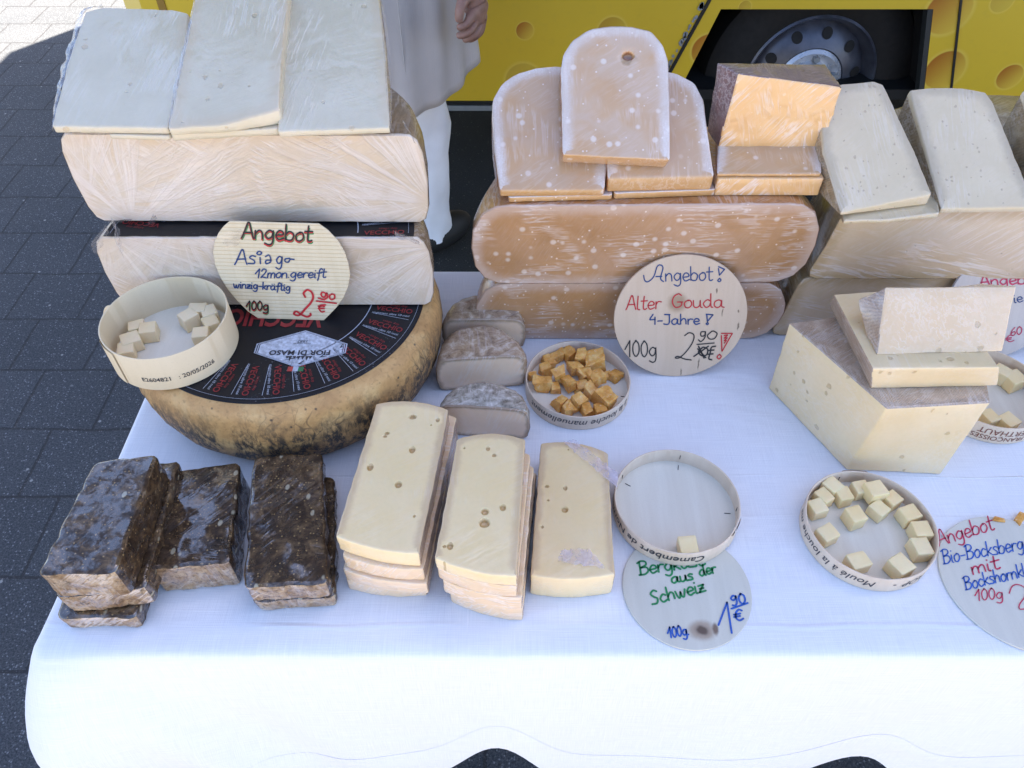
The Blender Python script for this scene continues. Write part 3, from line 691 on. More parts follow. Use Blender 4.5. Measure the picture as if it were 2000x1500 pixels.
# ------------------------------------------------------------------ vendor
def skin_body():
    me = bpy.data.meshes.new('body'); V, E_, RD = [], [], []
    def a(p, r, par=None):
        V.append(tuple(p)); RD.append(r); i = len(V) - 1
        if par is not None: E_.append((par, i))
        return i
    X0, Y0 = -.265, 1.80
    pel = a((X0, Y0, .80), (.15, .105)); ws = a((X0, Y0, .98), (.135, .10), pel); ch = a((X0, Y0 + .0, 1.16), (.15, .105), ws); sh = a((X0, Y0, 1.30), (.10, .075), ch)
    nk = a((X0, Y0 - .01, 1.37), .052, sh); h1 = a((X0, Y0 - .03, 1.45), (.066, .078), nk); h2 = a((X0, Y0 - .025, 1.53), (.074, .090), h1); h3 = a((X0, Y0 - .015, 1.60), (.056, .068), h2)
    for s in (1, -1):
        hp = a((X0 + s * .055, Y0, .74), .06, pel); kn = a((X0 + s * .046, Y0 - .005, .43), .040, hp); an = a((X0 + s * .036, Y0 + .01, .10), .030, kn); ft = a((X0 + s * .036 + .035, Y0 + .03, .045), .022, an)
        so = a((X0 + s * .165, Y0, 1.27), .055, sh)
        if s == 1:
            W = PY(926, -42, 1.64); el = a((X0 + .215, Y0 - .01, 1.00), .042, so); wr = a(W, .026, el)
            p1 = a(PY(926, -12, 1.635), (.030, .020), wr); p2 = a(PY(932, 16, 1.63), (.030, .020), p1)
            for (seq) in ([(918, 30, 1.600), (914, 46, 1.59), (901, 54, 1.585), (891, 52, 1.585)], [(930, 40, 1.615), (919, 60, 1.60), (903, 69, 1.595), (890, 70, 1.595)], [(938, 44, 1.64), (930, 66, 1.625), (913, 76, 1.62), (902, 78, 1.62)], [(942, 40, 1.665), (938, 62, 1.65), (924, 74, 1.645), (912, 80, 1.645)]):
                k = p2
                for j, (x, y, yy) in enumerate(seq): k = a(PY(x, y, yy), (.0105, .0098, .0086, .0072)[j], k)
            k = p1
            for j, (x, y, yy) in enumerate([(908, -8, 1.605), (899, 14, 1.59), (896, 34, 1.585), (898, 45, 1.585)]): k = a(PY(x, y, yy), (.014, .0115, .0098, .008)[j], k)
        else:
            el = a((X0 - .22, Y0 - .01, 1.0), .042, so); wr = a((X0 - .20, Y0 - .13, .80), .027, el); p1 = a((X0 - .195, Y0 - .165, .74), (.036, .02), wr)
            for f in range(4):
                k = p1
                for j in range(3): k = a((X0 - .225 + f * .02, Y0 - .18 - .004 * j, .70 - .028 * j + .004 * abs(f - 1.5)), .0095 - .0008 * j, k)
            k = a((X0 - .165, Y0 - .185, .73), .012, p1); a((X0 - .155, Y0 - .20, .70), .010, k)
    me.from_pydata(V, E_, []); o = bpy.data.objects.new('body', me); C.objects.link(o)
    md = o.modifiers.new('skin', 'SKIN'); md.use_smooth_shade = True
    for i, sv in enumerate(me.skin_vertices[0].data):
        sv.radius = RD[i] if isinstance(RD[i], tuple) else (RD[i], RD[i]); sv.use_root = (i == 0)
    o.modifiers.new('sub', 'SUBSURF').levels = 2
    dg = bpy.context.evaluated_depsgraph_get(); dg.update(); out = bpy.data.meshes.new_from_object(o.evaluated_get(dg)); C.objects.unlink(o); bpy.data.objects.remove(o)
    return out, (X0, Y0)
person = thing('person', 'standing person in a long grey-beige coat and white trousers with one hand hanging', 'person', (0, 0, 0))
skin_me, (PX0, PY0) = skin_body()
g = G('skin', .5); v = g.co(False); g.set('Base Color', g.mix(g.mr(g.noise(v, 60, 4), .35, .65), (.30, .155, .11), (.40, .225, .165))).set('Subsurface Weight', .15).set('Subsurface Scale', .004); g.set('Normal', g.bump(g.noise(v, 260, 4), .4, .001))
obj('body', skin_me, g.m, person)
for dx in (-.028, .028):                                  # face features
    b = bmesh.new(); bmesh.ops.create_uvsphere(b, u_segments=12, v_segments=8, radius=.011, matrix=Matrix.Translation((PX0 + dx, PY0 - .108, 1.525)))
    obj('eye', b, plain('eye', (.5, .48, .45), .2), person)
b = bmesh.new(); bmesh.ops.create_cone(b, cap_ends=True, segments=10, radius1=.016, radius2=.006, depth=.045, matrix=Matrix.Translation((PX0, PY0 - .118, 1.495)) @ Matrix.Rotation(-.35, 4, 'X')); obj('nose', b, g.m, person)
b = bmesh.new(); bmesh.ops.create_uvsphere(b, u_segments=14, v_segments=8, radius=.022, matrix=Matrix.Translation((PX0, PY0 - .100, 1.453)) @ Matrix.Diagonal((1, .5, .3, 1))); obj('lips', b, plain('lips', (.28, .09, .08), .45), person)
b = bmesh.new(); bmesh.ops.create_uvsphere(b, u_segments=32, v_segments=20, radius=.108, matrix=Matrix.Translation((PX0, PY0 + .005, 1.555)) @ Matrix.Diagonal((.88, 1.0, 1.0, 1)))
bmesh.ops.delete(b, geom=[f for f in b.faces if f.calc_center_median().y < PY0 - .045 and f.calc_center_median().z < 1.60], context='FACES')
for vv in b.verts: vv.co += vv.normal * .006 * noise.noise(vv.co * 40)
obj('hair', b, plain('hair', (.06, .04, .03), .6, nscale=120, namt=.5), person)
def fabric(name, c, rough=.85, weave=1400, amt=.1):
    g = G(name, rough); v = g.co(False); n = g.noise(v, 6, 4); g.set('Base Color', g.mix(g.mr(n, .3, .7), tuple(x * (1 - amt) for x in c), tuple(min(1, x * (1 + amt)) for x in c)))
    X, Y, Z = g.sep(v)[:3]; wv = g.ma('ADD', g.ma('SINE', g.ma('MULTIPLY', X, weave)), g.ma('SINE', g.ma('MULTIPLY', Z, weave)))
    g.set('Normal', g.bump(g.ma('ADD', g.ma('MULTIPLY', wv, .12), g.noise(v, 220, 3)), .35, .0006)); g.set('Sheen Weight', .15); return g.m
COAT = fabric('coat_cloth', (.50, .455, .42)); TROU = fabric('trouser_cloth', (.82, .83, .86)); 
b = bmesh.new(); N = 96; rows = []
hemz = lambda a: .485 + .055 * max(0, math.cos(a)) ** 2.5 + (.03 * max(0, math.cos(a - .25)) ** 8)
for t in range(41):
    f = t / 40; row = []
    for i in range(N):
        a = i * math.tau / N; z0 = hemz(a); z = z0 + (1.33 - z0) * f
        sk = max(0, (1.0 - z) / .5); rx = .172 - .012 * math.sin(min(1, f * 1.1) * math.pi) - (.0 if f < .9 else (f - .9) * .9) + .004 * sk; ry = .128 + .02 * sk - (.0 if f < .9 else (f - .9) * .55)
        fold = (.007 * math.sin(a * 5 + 1.2 + z * 2) + .006 * math.sin(a * 9 + 4 * z) + .006 * math.sin(a * 15 - 7 * z + 1)) * sk + .004 * noise.noise(Vector((math.cos(a) * 3, math.sin(a) * 3, z * 5)))
        row.append(b.verts.new((PX0 + math.cos(a) * (rx + fold), PY0 - .005 + math.sin(a) * (ry + fold), z)))
    rows.append(row)
for r0, r1 in zip(rows, rows[1:]):
    for i in range(N): b.faces.new([r0[i], r0[(i + 1) % N], r1[(i + 1) % N], r1[i]])
b.faces.new(rows[-1])
coat = obj('coat', b, COAT, person); sol = coat.modifiers.new('thick', 'SOLIDIFY'); sol.thickness = .003
b = bmesh.new()
def coat_front(px, z, lift=.004):
    x = px; cxn = (x - PX0) / .176; yy = PY0 - .005 - math.sqrt(max(0, 1 - cxn * cxn)) * .150 - lift; return Vector((x, yy, z))
for xo in (PX0 + .030, PX0 - .012):
    tube(b, [coat_front(xo, .49 + .84 * k / 30, .0055 + .0 * k) for k in range(31)], .0018, 6)
pk = obj('placket_seam', b, COAT, coat)
for s in (1, -1):
    b = bmesh.new(); sh_ = Vector((PX0 + s * .155, PY0, 1.285)); elb = Vector((PX0 + s * .215, PY0 - .01, 1.0)); wrs = PY(926, -42, 1.64) if s == 1 else Vector((PX0 - .20, PY0 - .13, .80))
    pts = [sh_.lerp(elb, k / 8) for k in range(8)] + [elb.lerp(wrs, k / 8) for k in range(8)]
    tube(b, pts, [.07 - .001 * k + .003 * math.sin(k * 1.7) for k in range(16)], 20); bmesh.ops.recalc_face_normals(b, faces=b.faces); obj('sleeve', b, COAT, person)
    b = bmesh.new(); tube(b, [elb.lerp(wrs, .86), elb.lerp(wrs, .97)], [.044, .042], 20); obj('cuff', b, plain('white_cuff', (.75, .75, .75), .8), person)
for s in (1, -1):
    b = bmesh.new(); N2 = 40; rows = []
    for k in range(30):
        z = .045 + (.80 - .045) * k / 29; cx_ = PX0 + s * (.036 + .024 * (z / .8)); r = .044 + .026 * (z / .8) + .004 * math.sin(z * 9)
        row = []
        for i in range(N2):
            a = i * math.tau / N2; fo = .008 * noise.noise(Vector((math.cos(a) * 1.6, math.sin(a) * 1.6, z * 16 + s * 3))) + .005 * math.sin(z * 55 + 4 * math.sin(a * 1.0 + 1)) * max(0, .34 - z) * 3 + .003 * math.sin(z * 40 + 5 * math.cos(a)) * (1 if .36 < z < .52 else 0)
            row.append(b.verts.new((cx_ + math.cos(a) * (r + fo) + .012 * math.sin(z * 7) * s * 0, PY0 + math.sin(a) * (r * 1.08 + fo), z)))
        rows.append(row)
    for r0, r1 in zip(rows, rows[1:]):
        for i in range(N2): b.faces.new([r0[i], r0[(i + 1) % N2], r1[(i + 1) % N2], r1[i]])
    obj('trouser_leg', b, TROU, person)
    b = bmesh.new(); bmesh.ops.create_uvsphere(b, u_segments=24, v_segments=14, radius=1, matrix=Matrix.Translation((PX0 + s * .036 + .030, PY0 + .035 + s * -.02, .040)) @ Matrix.Rotation(.75 + s * .05, 4, 'Z') @ Matrix.Diagonal((.105, .043, .052, 1)))
    for vv in b.verts: vv.co.z = max(vv.co.z, .012)
    obj('shoe', b, plain('black_shoe', (.012, .012, .012), .6), person)

# ------------------------------------------------------------------ table and cloth
TX0, TX1, TY0, TY1 = -.393, 1.72, .262, .757
tbl = thing('trestle_table', 'folding market table standing under the white tablecloth', 'table', (.6, .5, 0))
b = bmesh.new(); box_bm(b, TX0 + .006 - .6, TX1 - .006 - .6, TY0 + .006 - .5, TY1 - .006 - .5, TZ - .028, TZ - .0035); obj('tabletop', b, plain('table_wood', (.35, .24, .13), .6, nscale=9, namt=.3), tbl, smooth=False)
for x in (TX0 + .25, TX1 - .25):
    for y in (TY0 + .06, TY1 - .06):
        b = bmesh.new(); tube(b, [(x - .6, y - .5, 0), (x - .6, y - .5, TZ - .028)], .016, 12); obj('leg', b, plain('leg_steel', (.12, .14, .13), .45, .6), tbl)
def cloth_mat():
    g = G('white_linen', .8); v = g.co(False); X, Y, Z = g.sep(v)[:3]
    U = X; W = g.ma('ADD', Y, Z)
    uv = g.n('ShaderNodeCombineXYZ', {0: U, 1: W, 2: 0.0}).outputs[0]
    a = g.noise(g.vm('MULTIPLY', uv, (1400, 30, 1)), 1, 2, .6); c = g.noise(g.vm('MULTIPLY', uv, (30, 1400, 1)), 1, 2, .6)
    slubx = g.mr(g.noise(g.vm('MULTIPLY', uv, (9, 520, 1)), 1, 2), .66, .74); sluby = g.mr(g.noise(g.vm('MULTIPLY', uv, (520, 9, 1)), 1, 2), .66, .74)
    th = g.ma('ADD', g.ma('SINE', g.ma('MULTIPLY', U, 4200)), g.ma('SINE', g.ma('MULTIPLY', W, 4200)))
    big = g.noise(g.vm('MULTIPLY', uv, (2.2, 7, 1)), 1, 2, .5)
    h = g.ma('ADD', g.ma('ADD', a, c), g.ma('ADD', g.ma('MULTIPLY', slubx, .7), g.ma('MULTIPLY', sluby, .7))); h = g.ma('ADD', h, g.ma('MULTIPLY', th, .12))
    col = g.mix(g.mr(g.ma('ADD', a, c), .7, 1.3), (.73, .74, .77), (.83, .84, .86)); col = g.mix(g.ma('MULTIPLY', g.ma('MAXIMUM', slubx, sluby), .5), col, (.89, .89, .90))
    st = g.vor(v, 17); col = g.mix(g.ma('MULTIPLY', g.mr(g.sep(st.outputs['Color'])[0], .86, .87), g.mr(st.outputs['Distance'], .026, .016, 0, .6)), col, (.2, .17, .14))
    cre = None
    for (w0, amp, wd_, fr_) in ((P(1500, 930, 0).y + TZ, 1.0, .0016, 3), (P(600, 1222, 0).y + TZ, .8, .0035, 5), (P(600, 1010, 0).y + TZ, .5, .003, 4)):
        dd = g.ma('ADD', g.ma('SUBTRACT', W, w0), g.ma('MULTIPLY', g.ma('SUBTRACT', g.noise(uv, fr_, 2), .5), .016)); k_ = g.ma('MULTIPLY', g.mr(g.ma('ABSOLUTE', dd), 0, wd_, 1, 0, True), g.ma('MULTIPLY', g.mr(g.noise(uv, 4, 2), .4, .6), amp)); cre = k_ if cre is None else g.ma('ADD', cre, k_)
    big2 = g.noise(g.vm('MULTIPLY', uv, (5, 9, 1)), 1, 3, .55, .6)
    n = g.bump(g.ma('ADD', g.ma('MULTIPLY', cre, .5), g.ma('MULTIPLY', big2, 2.2)), .6, .004); n = g.bump(h, .34, .0005, n); g.set('Base Color', col).set('Normal', n).set('Sheen Weight', .1); return g.m
CLOTH = cloth_mat()
def perimeter():
    r = .012; pts = []; corners = ((TX0, TY0, 1, 1), (TX1, TY0, -1, 1), (TX1, TY1, -1, -1), (TX0, TY1, 1, -1)); out = []
    for ci, (x, y, sx, sy) in enumerate(corners):
        c = Vector((x + sx * r, y + sy * r)); a0 = [math.pi, 1.5 * math.pi, 0, .5 * math.pi][ci]
        for j in range(13): a = a0 + j / 12 * math.pi / 2; out.append((c + Vector((math.cos(a), math.sin(a))) * r, Vector((math.cos(a), math.sin(a))), 1 - abs(j / 12 - .5) * 2, 1))
        nx = corners[(ci + 1) % 4]; c2 = Vector((nx[0] + nx[2] * r, nx[1] + nx[3] * r)); nn = Vector((math.cos(a0 + math.pi / 2), math.sin(a0 + math.pi / 2)))
        p0 = c + nn * r; p1 = c2 + nn * r; k = max(2, int((p1 - p0).length / .008))
        for j in range(1, k): out.append((p0.lerp(p1, j / k), nn, 0.0, 0))
    return out
PER = perimeter()
b = bmesh.new(); n = len(PER)
cl_len = [0.0]
for i in range(1, n): cl_len.append(cl_len[-1] + (PER[i][0] - PER[i - 1][0]).length)
def corner_w(p):
    d = min((p - Vector(c)).length for c in ((TX0, TY0), (TX1, TY0), (TX1, TY1), (TX0, TY1))); return max(0, 1 - d / .16)
def drape(i, t):
    p, nn, cf, isc = PER[i]; s = cl_len[i]; cw = corner_w(p); x = p.x
    front = max(0, -nn.y)
    scal = .5 + .5 * math.cos((x + .012) / .37 * math.tau)            # hem rises where the cloth bellies out
    L = .285 - front * (.108 if x < .2 else .066) * scal ** 6
    wave = .010 * math.sin((x if front > .5 else p.y) / .37 * math.tau - 1.4) + .004 * math.sin(s * 31 + 1) + .003 * noise.noise(Vector((s * 9, t * 3, 0)))
    arc = min(1, t * L / .012); off = .004 * math.sin(arc * math.pi / 2)
    dz = L * t
    off += wave * t ** 1.3 * (1 - .6 * cw) + .022 * t * (.6 + .4 * scal) + cw ** 1.5 * .050 * math.sin(min(1, t * 1.15) * math.pi * .62) * (1 if isc else .9)
    if front > .5: dcr = min(abs(p.x - TX0), abs(TX1 - p.x)); off += .020 * t * math.exp(-((dcr - .02 - .13 * t) / .026) ** 2) - .012 * t * math.exp(-((dcr - .08 - .15 * t) / .03) ** 2)
    z = TZ - .0 - dz + .003 * (1 - math.cos(arc * math.pi / 2)) * 0
    tang = Vector((-nn.y, nn.x)); q = p + nn * off
    # fold line beside the corner
    q2 = Vector((q.x, q.y, z)); return q2
T = [0, .012, .03, .06, .1, .16, .23, .3, .38, .46, .54, .62, .7, .78, .86, .93, 1]
rows = []
for d, zz in ((.10, 0), (.03, 0), (.009, 0), (.003, -.0006)):
    rows.append([b.verts.new(Vector((*(p - nn * d if not isc else p - nn * d), TZ + zz))) for p, nn, cf, isc in PER] if d < .012 else [b.verts.new(Vector((min(max(p.x, TX0 + d), TX1 - d), min(max(p.y, TY0 + d), TY1 - d), TZ))) for p, nn, cf, isc in PER])
for t in T: rows.append([b.verts.new(drape(i, t) + Vector((0, 0, -.0015 if t == 0 else 0))) for i in range(n)])
for r0, r1 in zip(rows, rows[1:]):
    for i in range(n):
        j = (i + 1) % n
        try: b.faces.new([r0[i], r1[i], r1[j], r0[j]])
        except ValueError: pass
b.faces.new(rows[0]); bmesh.ops.remove_doubles(b, verts=b.verts, dist=.00002); bmesh.ops.recalc_face_normals(b, faces=b.faces)
cloth = tag(obj('tablecloth', b, CLOTH), 'white linen tablecloth hanging over the front of the market table', 'tablecloth')
b = bmesh.new(); rows = []
for k in range(9):
    t = .72 + .282 * k / 8; rows.append([])
    for i in range(n):
        q = drape(i, min(t, 1.0)); nn = PER[i][1]; rows[-1].append(b.verts.new(q + Vector((nn.x, nn.y, 0)) * (.0005 if 0 < k < 8 else (.0002 if k == 0 else -.0006)) + Vector((0, 0, -.0012 if k == 8 else 0))))
for r0, r1 in zip(rows, rows[1:]):
    for i in range(n): j = (i + 1) % n; b.faces.new([r0[i], r1[i], r1[j], r0[j]])
obj('hem', b, CLOTH, cloth)

# ================================================================== CHEESE MATERIALS
M_AS = paste('hard_cheese_paste', (.58, .52, .39), (.63, .57, .44), film=.5, haze=.12, iso=.3, holes=(85, .26, .74, (.5, .38, .22)), rim=(.60, .44, .26), rim_amt=.35, k=1.0, ang=.3)
def as_face(i, rays): return paste('hard_cheese_cut_face_%s' % 'ab'[i], (.55, .46, .355), (.60, .51, .405), film=.8, haze=.40, iso=.7, vert=True, rim=(.56, .40, .24), rim_amt=.3, rays=rays, ang=-.6)
M_ASU = as_face(0, [(-.158, 0, .018, 7, 1.2), (-.125, 0, -.004, 6, 1.5), (.165, 0, .022, 9, 1.2)])
M_ASL = as_face(1, [(-.07, 0, .105, 7, 1.0), (.17, 0, .075, 7, 1.3), (-.14, 0, .09, 6, 1.2), (.06, 0, -.03, 8, .8)])
R_AS = rind('aged_rind', (.38, .20, .07), (.55, .32, .12), (.64, .43, .19), 26, scuff=((.045, .036, .028), .0, .10), rough=.55, bump=.45)
R_ASW = rind('brown_wrapped_rind', (.14, .085, .04), (.25, .16, .08), (.36, .26, .15), 45, film=.4)
M_GO = paste('aged_orange_cheese', (.40, .225, .115), (.48, .285, .16), film=.55, vert=True, rim=(.60, .43, .33), rim_amt=.75, dots=(66, .27, .62, (.80, .66, .54)), k=1.2, ang=.03, haze=.28, iso=.2)
M_GOT = paste('aged_orange_slice', (.50, .29, .13), (.56, .35, .18), film=.3, milk=((.53, .385, .275), .50), ior=1.6, rim=(.74, .66, .60), rim_amt=.85, dots=(66, .25, .6, (.82, .70, .60)), gran=True, k=.9, coat=1.0, haze=.2)
M_GOC = paste('orange_cheese_block', (.70, .44, .225), (.75, .51, .29), film=1.0, haze=.55, iso=1.0, vert=True, ang=.9, dots=(80, .18, .4, (.85, .70, .5)))
R_GO = rind('orange_wax_rind', (.30, .11, .03), (.42, .17, .045), (.52, .26, .09), 30, film=.5, rough=.45, bump=.25)
R_GOP = rind('plum_rind', (.13, .065, .075), (.20, .12, .12), (.32, .21, .20), 30, film=1.0, rough=.45, bump=.25)
M_CO = paste('firm_ivory_cheese', (.60, .495, .335), (.65, .545, .38), film=.35, coat=.8, haze=.14, iso=.3, rim=(.36, .28, .17), rim_amt=.6, holes=(210, .30, .62, (.40, .29, .17)))
M_COB = paste('firm_ivory_half', (.62, .47, .32), (.66, .52, .37), haze=.4, vert=True, film=.6, rim=(.48, .32, .15), rim_amt=.75, holes=(150, .2, .94, (.4, .28, .16)), k=.8, ang=-.25)
R_CO = rind('woven_brown_rind', (.20, .135, .065), (.31, .225, .12), (.46, .36, .22), 70, weave=2600, film=.15, bump=.9)
M_BB = paste('fenugreek_cheese', (.77, .61, .38), (.81, .66, .44), film=.3, coat=.6, haze=.15, rim=(.6, .44, .24), rim_amt=.3, holes=(90, .30, .62, (.50, .33, .13)))
R_BB = rind('linen_pressed_rind', (.36, .24, .15), (.47, .34, .235), (.57, .45, .34), 60, weave=2400, film=.2, bump=.8)
R_TO = rind('mouldy_tomme_rind', (.17, .105, .06), (.42, .30, .19), (.70, .62, .50), 95, film=.1, bump=1.0)
R_TOG = rind('grey_mouldy_rind', (.13, .11, .08), (.42, .385, .32), (.78, .75, .69), 120, film=.1, bump=1.0)
M_TO = paste('tomme_paste', (.80, .61, .44), (.84, .68, .52), film=.5, coat=.35, vert=True, rim=(.34, .23, .14), rim_amt=.9, ang=1.2, haze=.25)
M_CU = paste('sample_cheese', (.85, .68, .40), (.88, .74, .49), sss=.25)
M_CUP = paste('pale_sample_cheese', (.78, .64, .42), (.82, .70, .50), sss=.25)
def chip_mat():
    g = G('amber_cheese', .38); v = g.co(); n = g.noise(v, 90, 5, .65); col = g.ramp(n, [(.3, (.56, .23, .035)), (.5, (.74, .37, .08)), (.68, (.84, .55, .20))])
    f = g.noise(v, 420, 3); col = g.mix(g.mr(f, .6, .72, 0, .7), col, (.78, .62, .42))
    g.set('Base Color', col).set('Normal', g.bump(g.ma('ADD', n, g.ma('MULTIPLY', f, .3)), .8, .002)).set('Subsurface Weight', .2).set('Subsurface Radius', (1, .4, .1)).set('Subsurface Scale', .004); return g.m
M_CH = chip_mat()
def herb_mat(name, c0, c1, c2, filmk, seeds=True):
    g = G(name, .5); v = g.co(); n = g.noise(v, 60, 6, .72, .8); col = g.ramp(n, [(.32, c0), (.5, c1), (.66, c2)])
    f = g.noise(v, 300, 3, .7); col = g.mix(g.mr(f, .52, .7, 0, .8), col, (.018, .010, .006))
    if seeds:
        vo = g.vor(g.vm('MULTIPLY', v, (1, .62, 1)), 150); k = g.mr(g.sep(vo.outputs['Color'])[0], .83, .86)
        col = g.mix(g.ma('MULTIPLY', g.mr(vo.outputs['Distance'], .34, .22, 0, .8), k), col, (.40, .36, .25))
        vo3 = g.vor(v, 420); col = g.mix(g.ma('MULTIPLY', g.mr(g.sep(vo3.outputs['Color'])[1], .8, .84), g.mr(vo3.outputs['Distance'], .4, .2, 0, .8)), col, (.34, .22, .09))
    h = g.ma('ADD', n, g.ma('MULTIPLY', f, .5)); cw_ = g.mr(g.ma('ADD', g.noise(v, 75, 4, .65, .5), g.ma('MULTIPLY', f, .25)), .56, .70, 1.0, .12); col, fh = g.film(v, filmk, cw_, .8, .7, .07, col=col, haze=.03 if seeds else .4, ior=2.1, iso_w=.4, vert=not seeds)
    g.set('Base Color', col).set('Normal', g.bump(h, .35, .0014)).set('Specular IOR Level', .22); return g.m
M_HB = herb_mat('herb_crust', (.007, .004, .003), (.044, .024, .011), (.16, .098, .045), .13)
M_HBF = herb_mat('herb_crust_cut_end', (.13, .07, .03), (.30, .20, .11), (.45, .34, .22), .8, False)
def wood_mat(name, c0, c1, lines=0, coat=.1, extra=None):
    g = G(name, .55); v = g.co(False); st = g.vm('MULTIPLY', v, (60, 5, 5)); n = g.noise(st, 1.3, 4, .6, .4); col = g.mix(g.mr(n, .3, .7), c0, c1)
    col = g.mix(g.mr(g.noise(v, 700, 2), .55, .7, 0, .2), col, tuple(x * .8 for x in c0)); h = g.ma('MULTIPLY', n, .3)
    if lines:
        X, Y, Z = g.sep(g.vm('ADD', v, g.vm('SCALE', g.n('ShaderNodeTexNoise', {'Vector': v, 'Scale': 30}).outputs[1], sc=.0006)))[:3]
        ln = g.ma('SINE', g.ma('MULTIPLY', Y, lines)); col = g.mix(g.mr(ln, .55, .95, 0, .45), col, (.50, .36, .17)); h = g.ma('SUBTRACT', h, g.mr(ln, .4, 1, 0, 1.4))
    if extra:
        for (x, y, r, c, kx) in extra:
            d = g.vm('LENGTH', g.vm('MULTIPLY', g.vm('SUBTRACT', g.vm('ADD', v, g.vm('SCALE', g.n('ShaderNodeTexNoise', {'Vector': v, 'Scale': 150}).outputs[1], sc=.003)), (x + .0015, y + .0015, .0015)), (kx, 1, 0)))
            col = g.mix(g.mr(d, r, r * .35, 0, .85, True), col, c)
    g.set('Base Color', col).set('Normal', g.bump(h, .3, .0006)); return g.m
W_BOX = wood_mat('poplar_veneer', (.64, .51, .38), (.74, .61, .47)); W_BOXF = wood_mat('poplar_base', (.68, .63, .52), (.75, .71, .60))
W_BOXP = wood_mat('cream_card_box', (.70, .57, .37), (.73, .60, .40)); STAPLE = plain('staple_steel', (.05, .05, .055), .4, .7)
LABEL = None
def label_mat():
    g = G('black_label_paper', .45); v = g.co(False); n = g.noise(v, 12, 5, .7); col = g.mix(g.mr(n, .35, .7), (.005, .005, .007), (.011, .012, .016))
    sp = g.ma('MULTIPLY', g.mr(g.noise(v, 340, 3, .75), .62, .70), g.mr(g.noise(v, 16, 3), .5, .62)); col = g.mix(g.ma('MULTIPLY', sp, .7), col, (.30, .31, .34))
    g.set('Base Color', col).set('Normal', g.bump(g.noise(v, 60, 4), .2, .001)).set('Specular IOR Level', .3); return g.m
LABEL = label_mat()
EMB = plain('silver_emblem', (.46, .49, .55), .5, nscale=300, namt=.35); FLAG_R = ink('flag_red', (.42, .05, .04)); FLAG_G = ink('flag_green', (.03, .16, .06))
G_BLK = 'dark herb crusted cheese blocks'; G_BERG = 'mountain cheese slices'; G_ASI = 'pale wedges on the wrapped half wheel'; G_GOU = 'aged orange slices'

# ================================================================== LEFT TOWER
WX, WY, WR = -.2357, .600, .160
wt = thing('round_cheese', 'whole round brown rind cheese with black printed label under the tower', 'cheese', (WX, WY, TZ))
b = bmesh.new(); lathe(b, [(.0005, .0), (.10, .0), (.137, .0006), (.146, .006), (.153, .018), (.1585, .034), (.1608, .050), (.1608, .064), (.1592, .076), (.1565, .084), (.152, .0885), (.146, .0902), (.10, .0905), (.0005, .0905)], 160, wob=.0012)
bmesh.ops.recalc_face_normals(b, faces=b.faces); obj('rind', b, R_AS, wt)
b = bmesh.new(); lathe(b, [(.0005, .0916), (.1445, .0914), (.1452, .0908), (.1450, .0900)], 128); bmesh.ops.recalc_face_normals(b, faces=b.faces)
lab = obj('label', b, LABEL, wt, sharp=40)
ZL = .0918
def disc_text(b, text, size, cx_, cy_, rot, z=ZL + .0002, **kw):
    m = Matrix.Translation((cx_, cy_, z)) @ Matrix.Rotation(rot, 4, 'Z'); type_into(b, text, size, lambda c: m @ Vector((c.x, c.y, 0)), **kw)
def ring_line(b, r0, r1, a0, a1, z, n=90):
    pv = None
    for i in range(n + 1):
        a = a0 + (a1 - a0) * i / n; q = (b.verts.new((r0 * math.cos(a), r0 * math.sin(a), z)), b.verts.new((r1 * math.cos(a), r1 * math.sin(a), z)))
        if pv: b.faces.new([pv[0], pv[1], q[1], q[0]])
        pv = q
def label_print(parent, z, a_from, a_to, centre=True):
    br_, bw = bmesh.new(), bmesh.new(); NT = 30
    for k in range(NT):
        a = k * math.tau / NT + .04
        if not (a_from <= a <= a_to): continue
        u = Vector((math.cos(a), math.sin(a))); tv = Vector((-math.sin(a), math.cos(a)))
        for (txt, size, rr, off, tgt, kw) in (('VECCHIO', .0088, .118, -.0024, br_, {'bold': .00012}), ('asiago dop', .0042, .121, .0058, br_, {}), ('stagionato oltre 10 mesi', .0040, .116, -.0078, bw, {'shear': .15})):
            p = u * rr + tv * off; disc_text(tgt, txt, size, p.x, p.y, a, z, **kw)
        p0 = u * .098 - tv * .0095 * .82; p1 = u * .136 - tv * .0118
        sd = tv * .00022; bw.faces.new([bw.verts.new((*q, z)) for q in (p0 - sd, p1 - sd, p1 + sd, p0 + sd)])
    ring_line(bw, .0925, .0934, .05, math.pi * .4, z)
    if a_to > 6: ring_line(bw, .0925, .0934, math.pi * 1.56, math.tau, z)
    ring_line(bw, .1405, .1408, a_from, a_to, z, 160)
    obj('red_lettering', br_, PRINT_R, parent, smooth=False); obj('pale_lettering', bw, PRINT_W, parent, smooth=False)
label_print(lab, ZL + .0003, 0, math.tau)
tc_ = P(533, 622, ZL) - Vector((WX, WY, TZ)); b = bmesh.new(); m_ = Matrix.Translation((tc_.x, tc_.y, ZL + .0003)) @ Matrix.Rotation(math.pi - .03, 4, 'Z')
type_into(b, 'VECCHIO', .034, lambda c: m_ @ Vector((c.x * .66, c.y - .012, 0)), shear=-.1, bold=.0010); obj('title_lettering', b, PRINT_R, lab, smooth=False)
ec_ = P(588, 681, ZL) - Vector((WX, WY, TZ)); ex, ey = ec_.x, ec_.y
hexp = [(-.042, .006), (0, .024), (.042, .006), (.042, -.006), (0, -.024), (-.042, -.006)]
b = bmesh.new(); b.faces.new([b.verts.new((ex + x * .96, ey + y * .96, ZL + .0003)) for x, y in hexp][::-1]); b.normal_update()
for f in b.faces:
    if f.normal.z < 0: f.normal_flip()
emb = obj('emblem', b, EMB, lab, smooth=False)
b = bmesh.new()
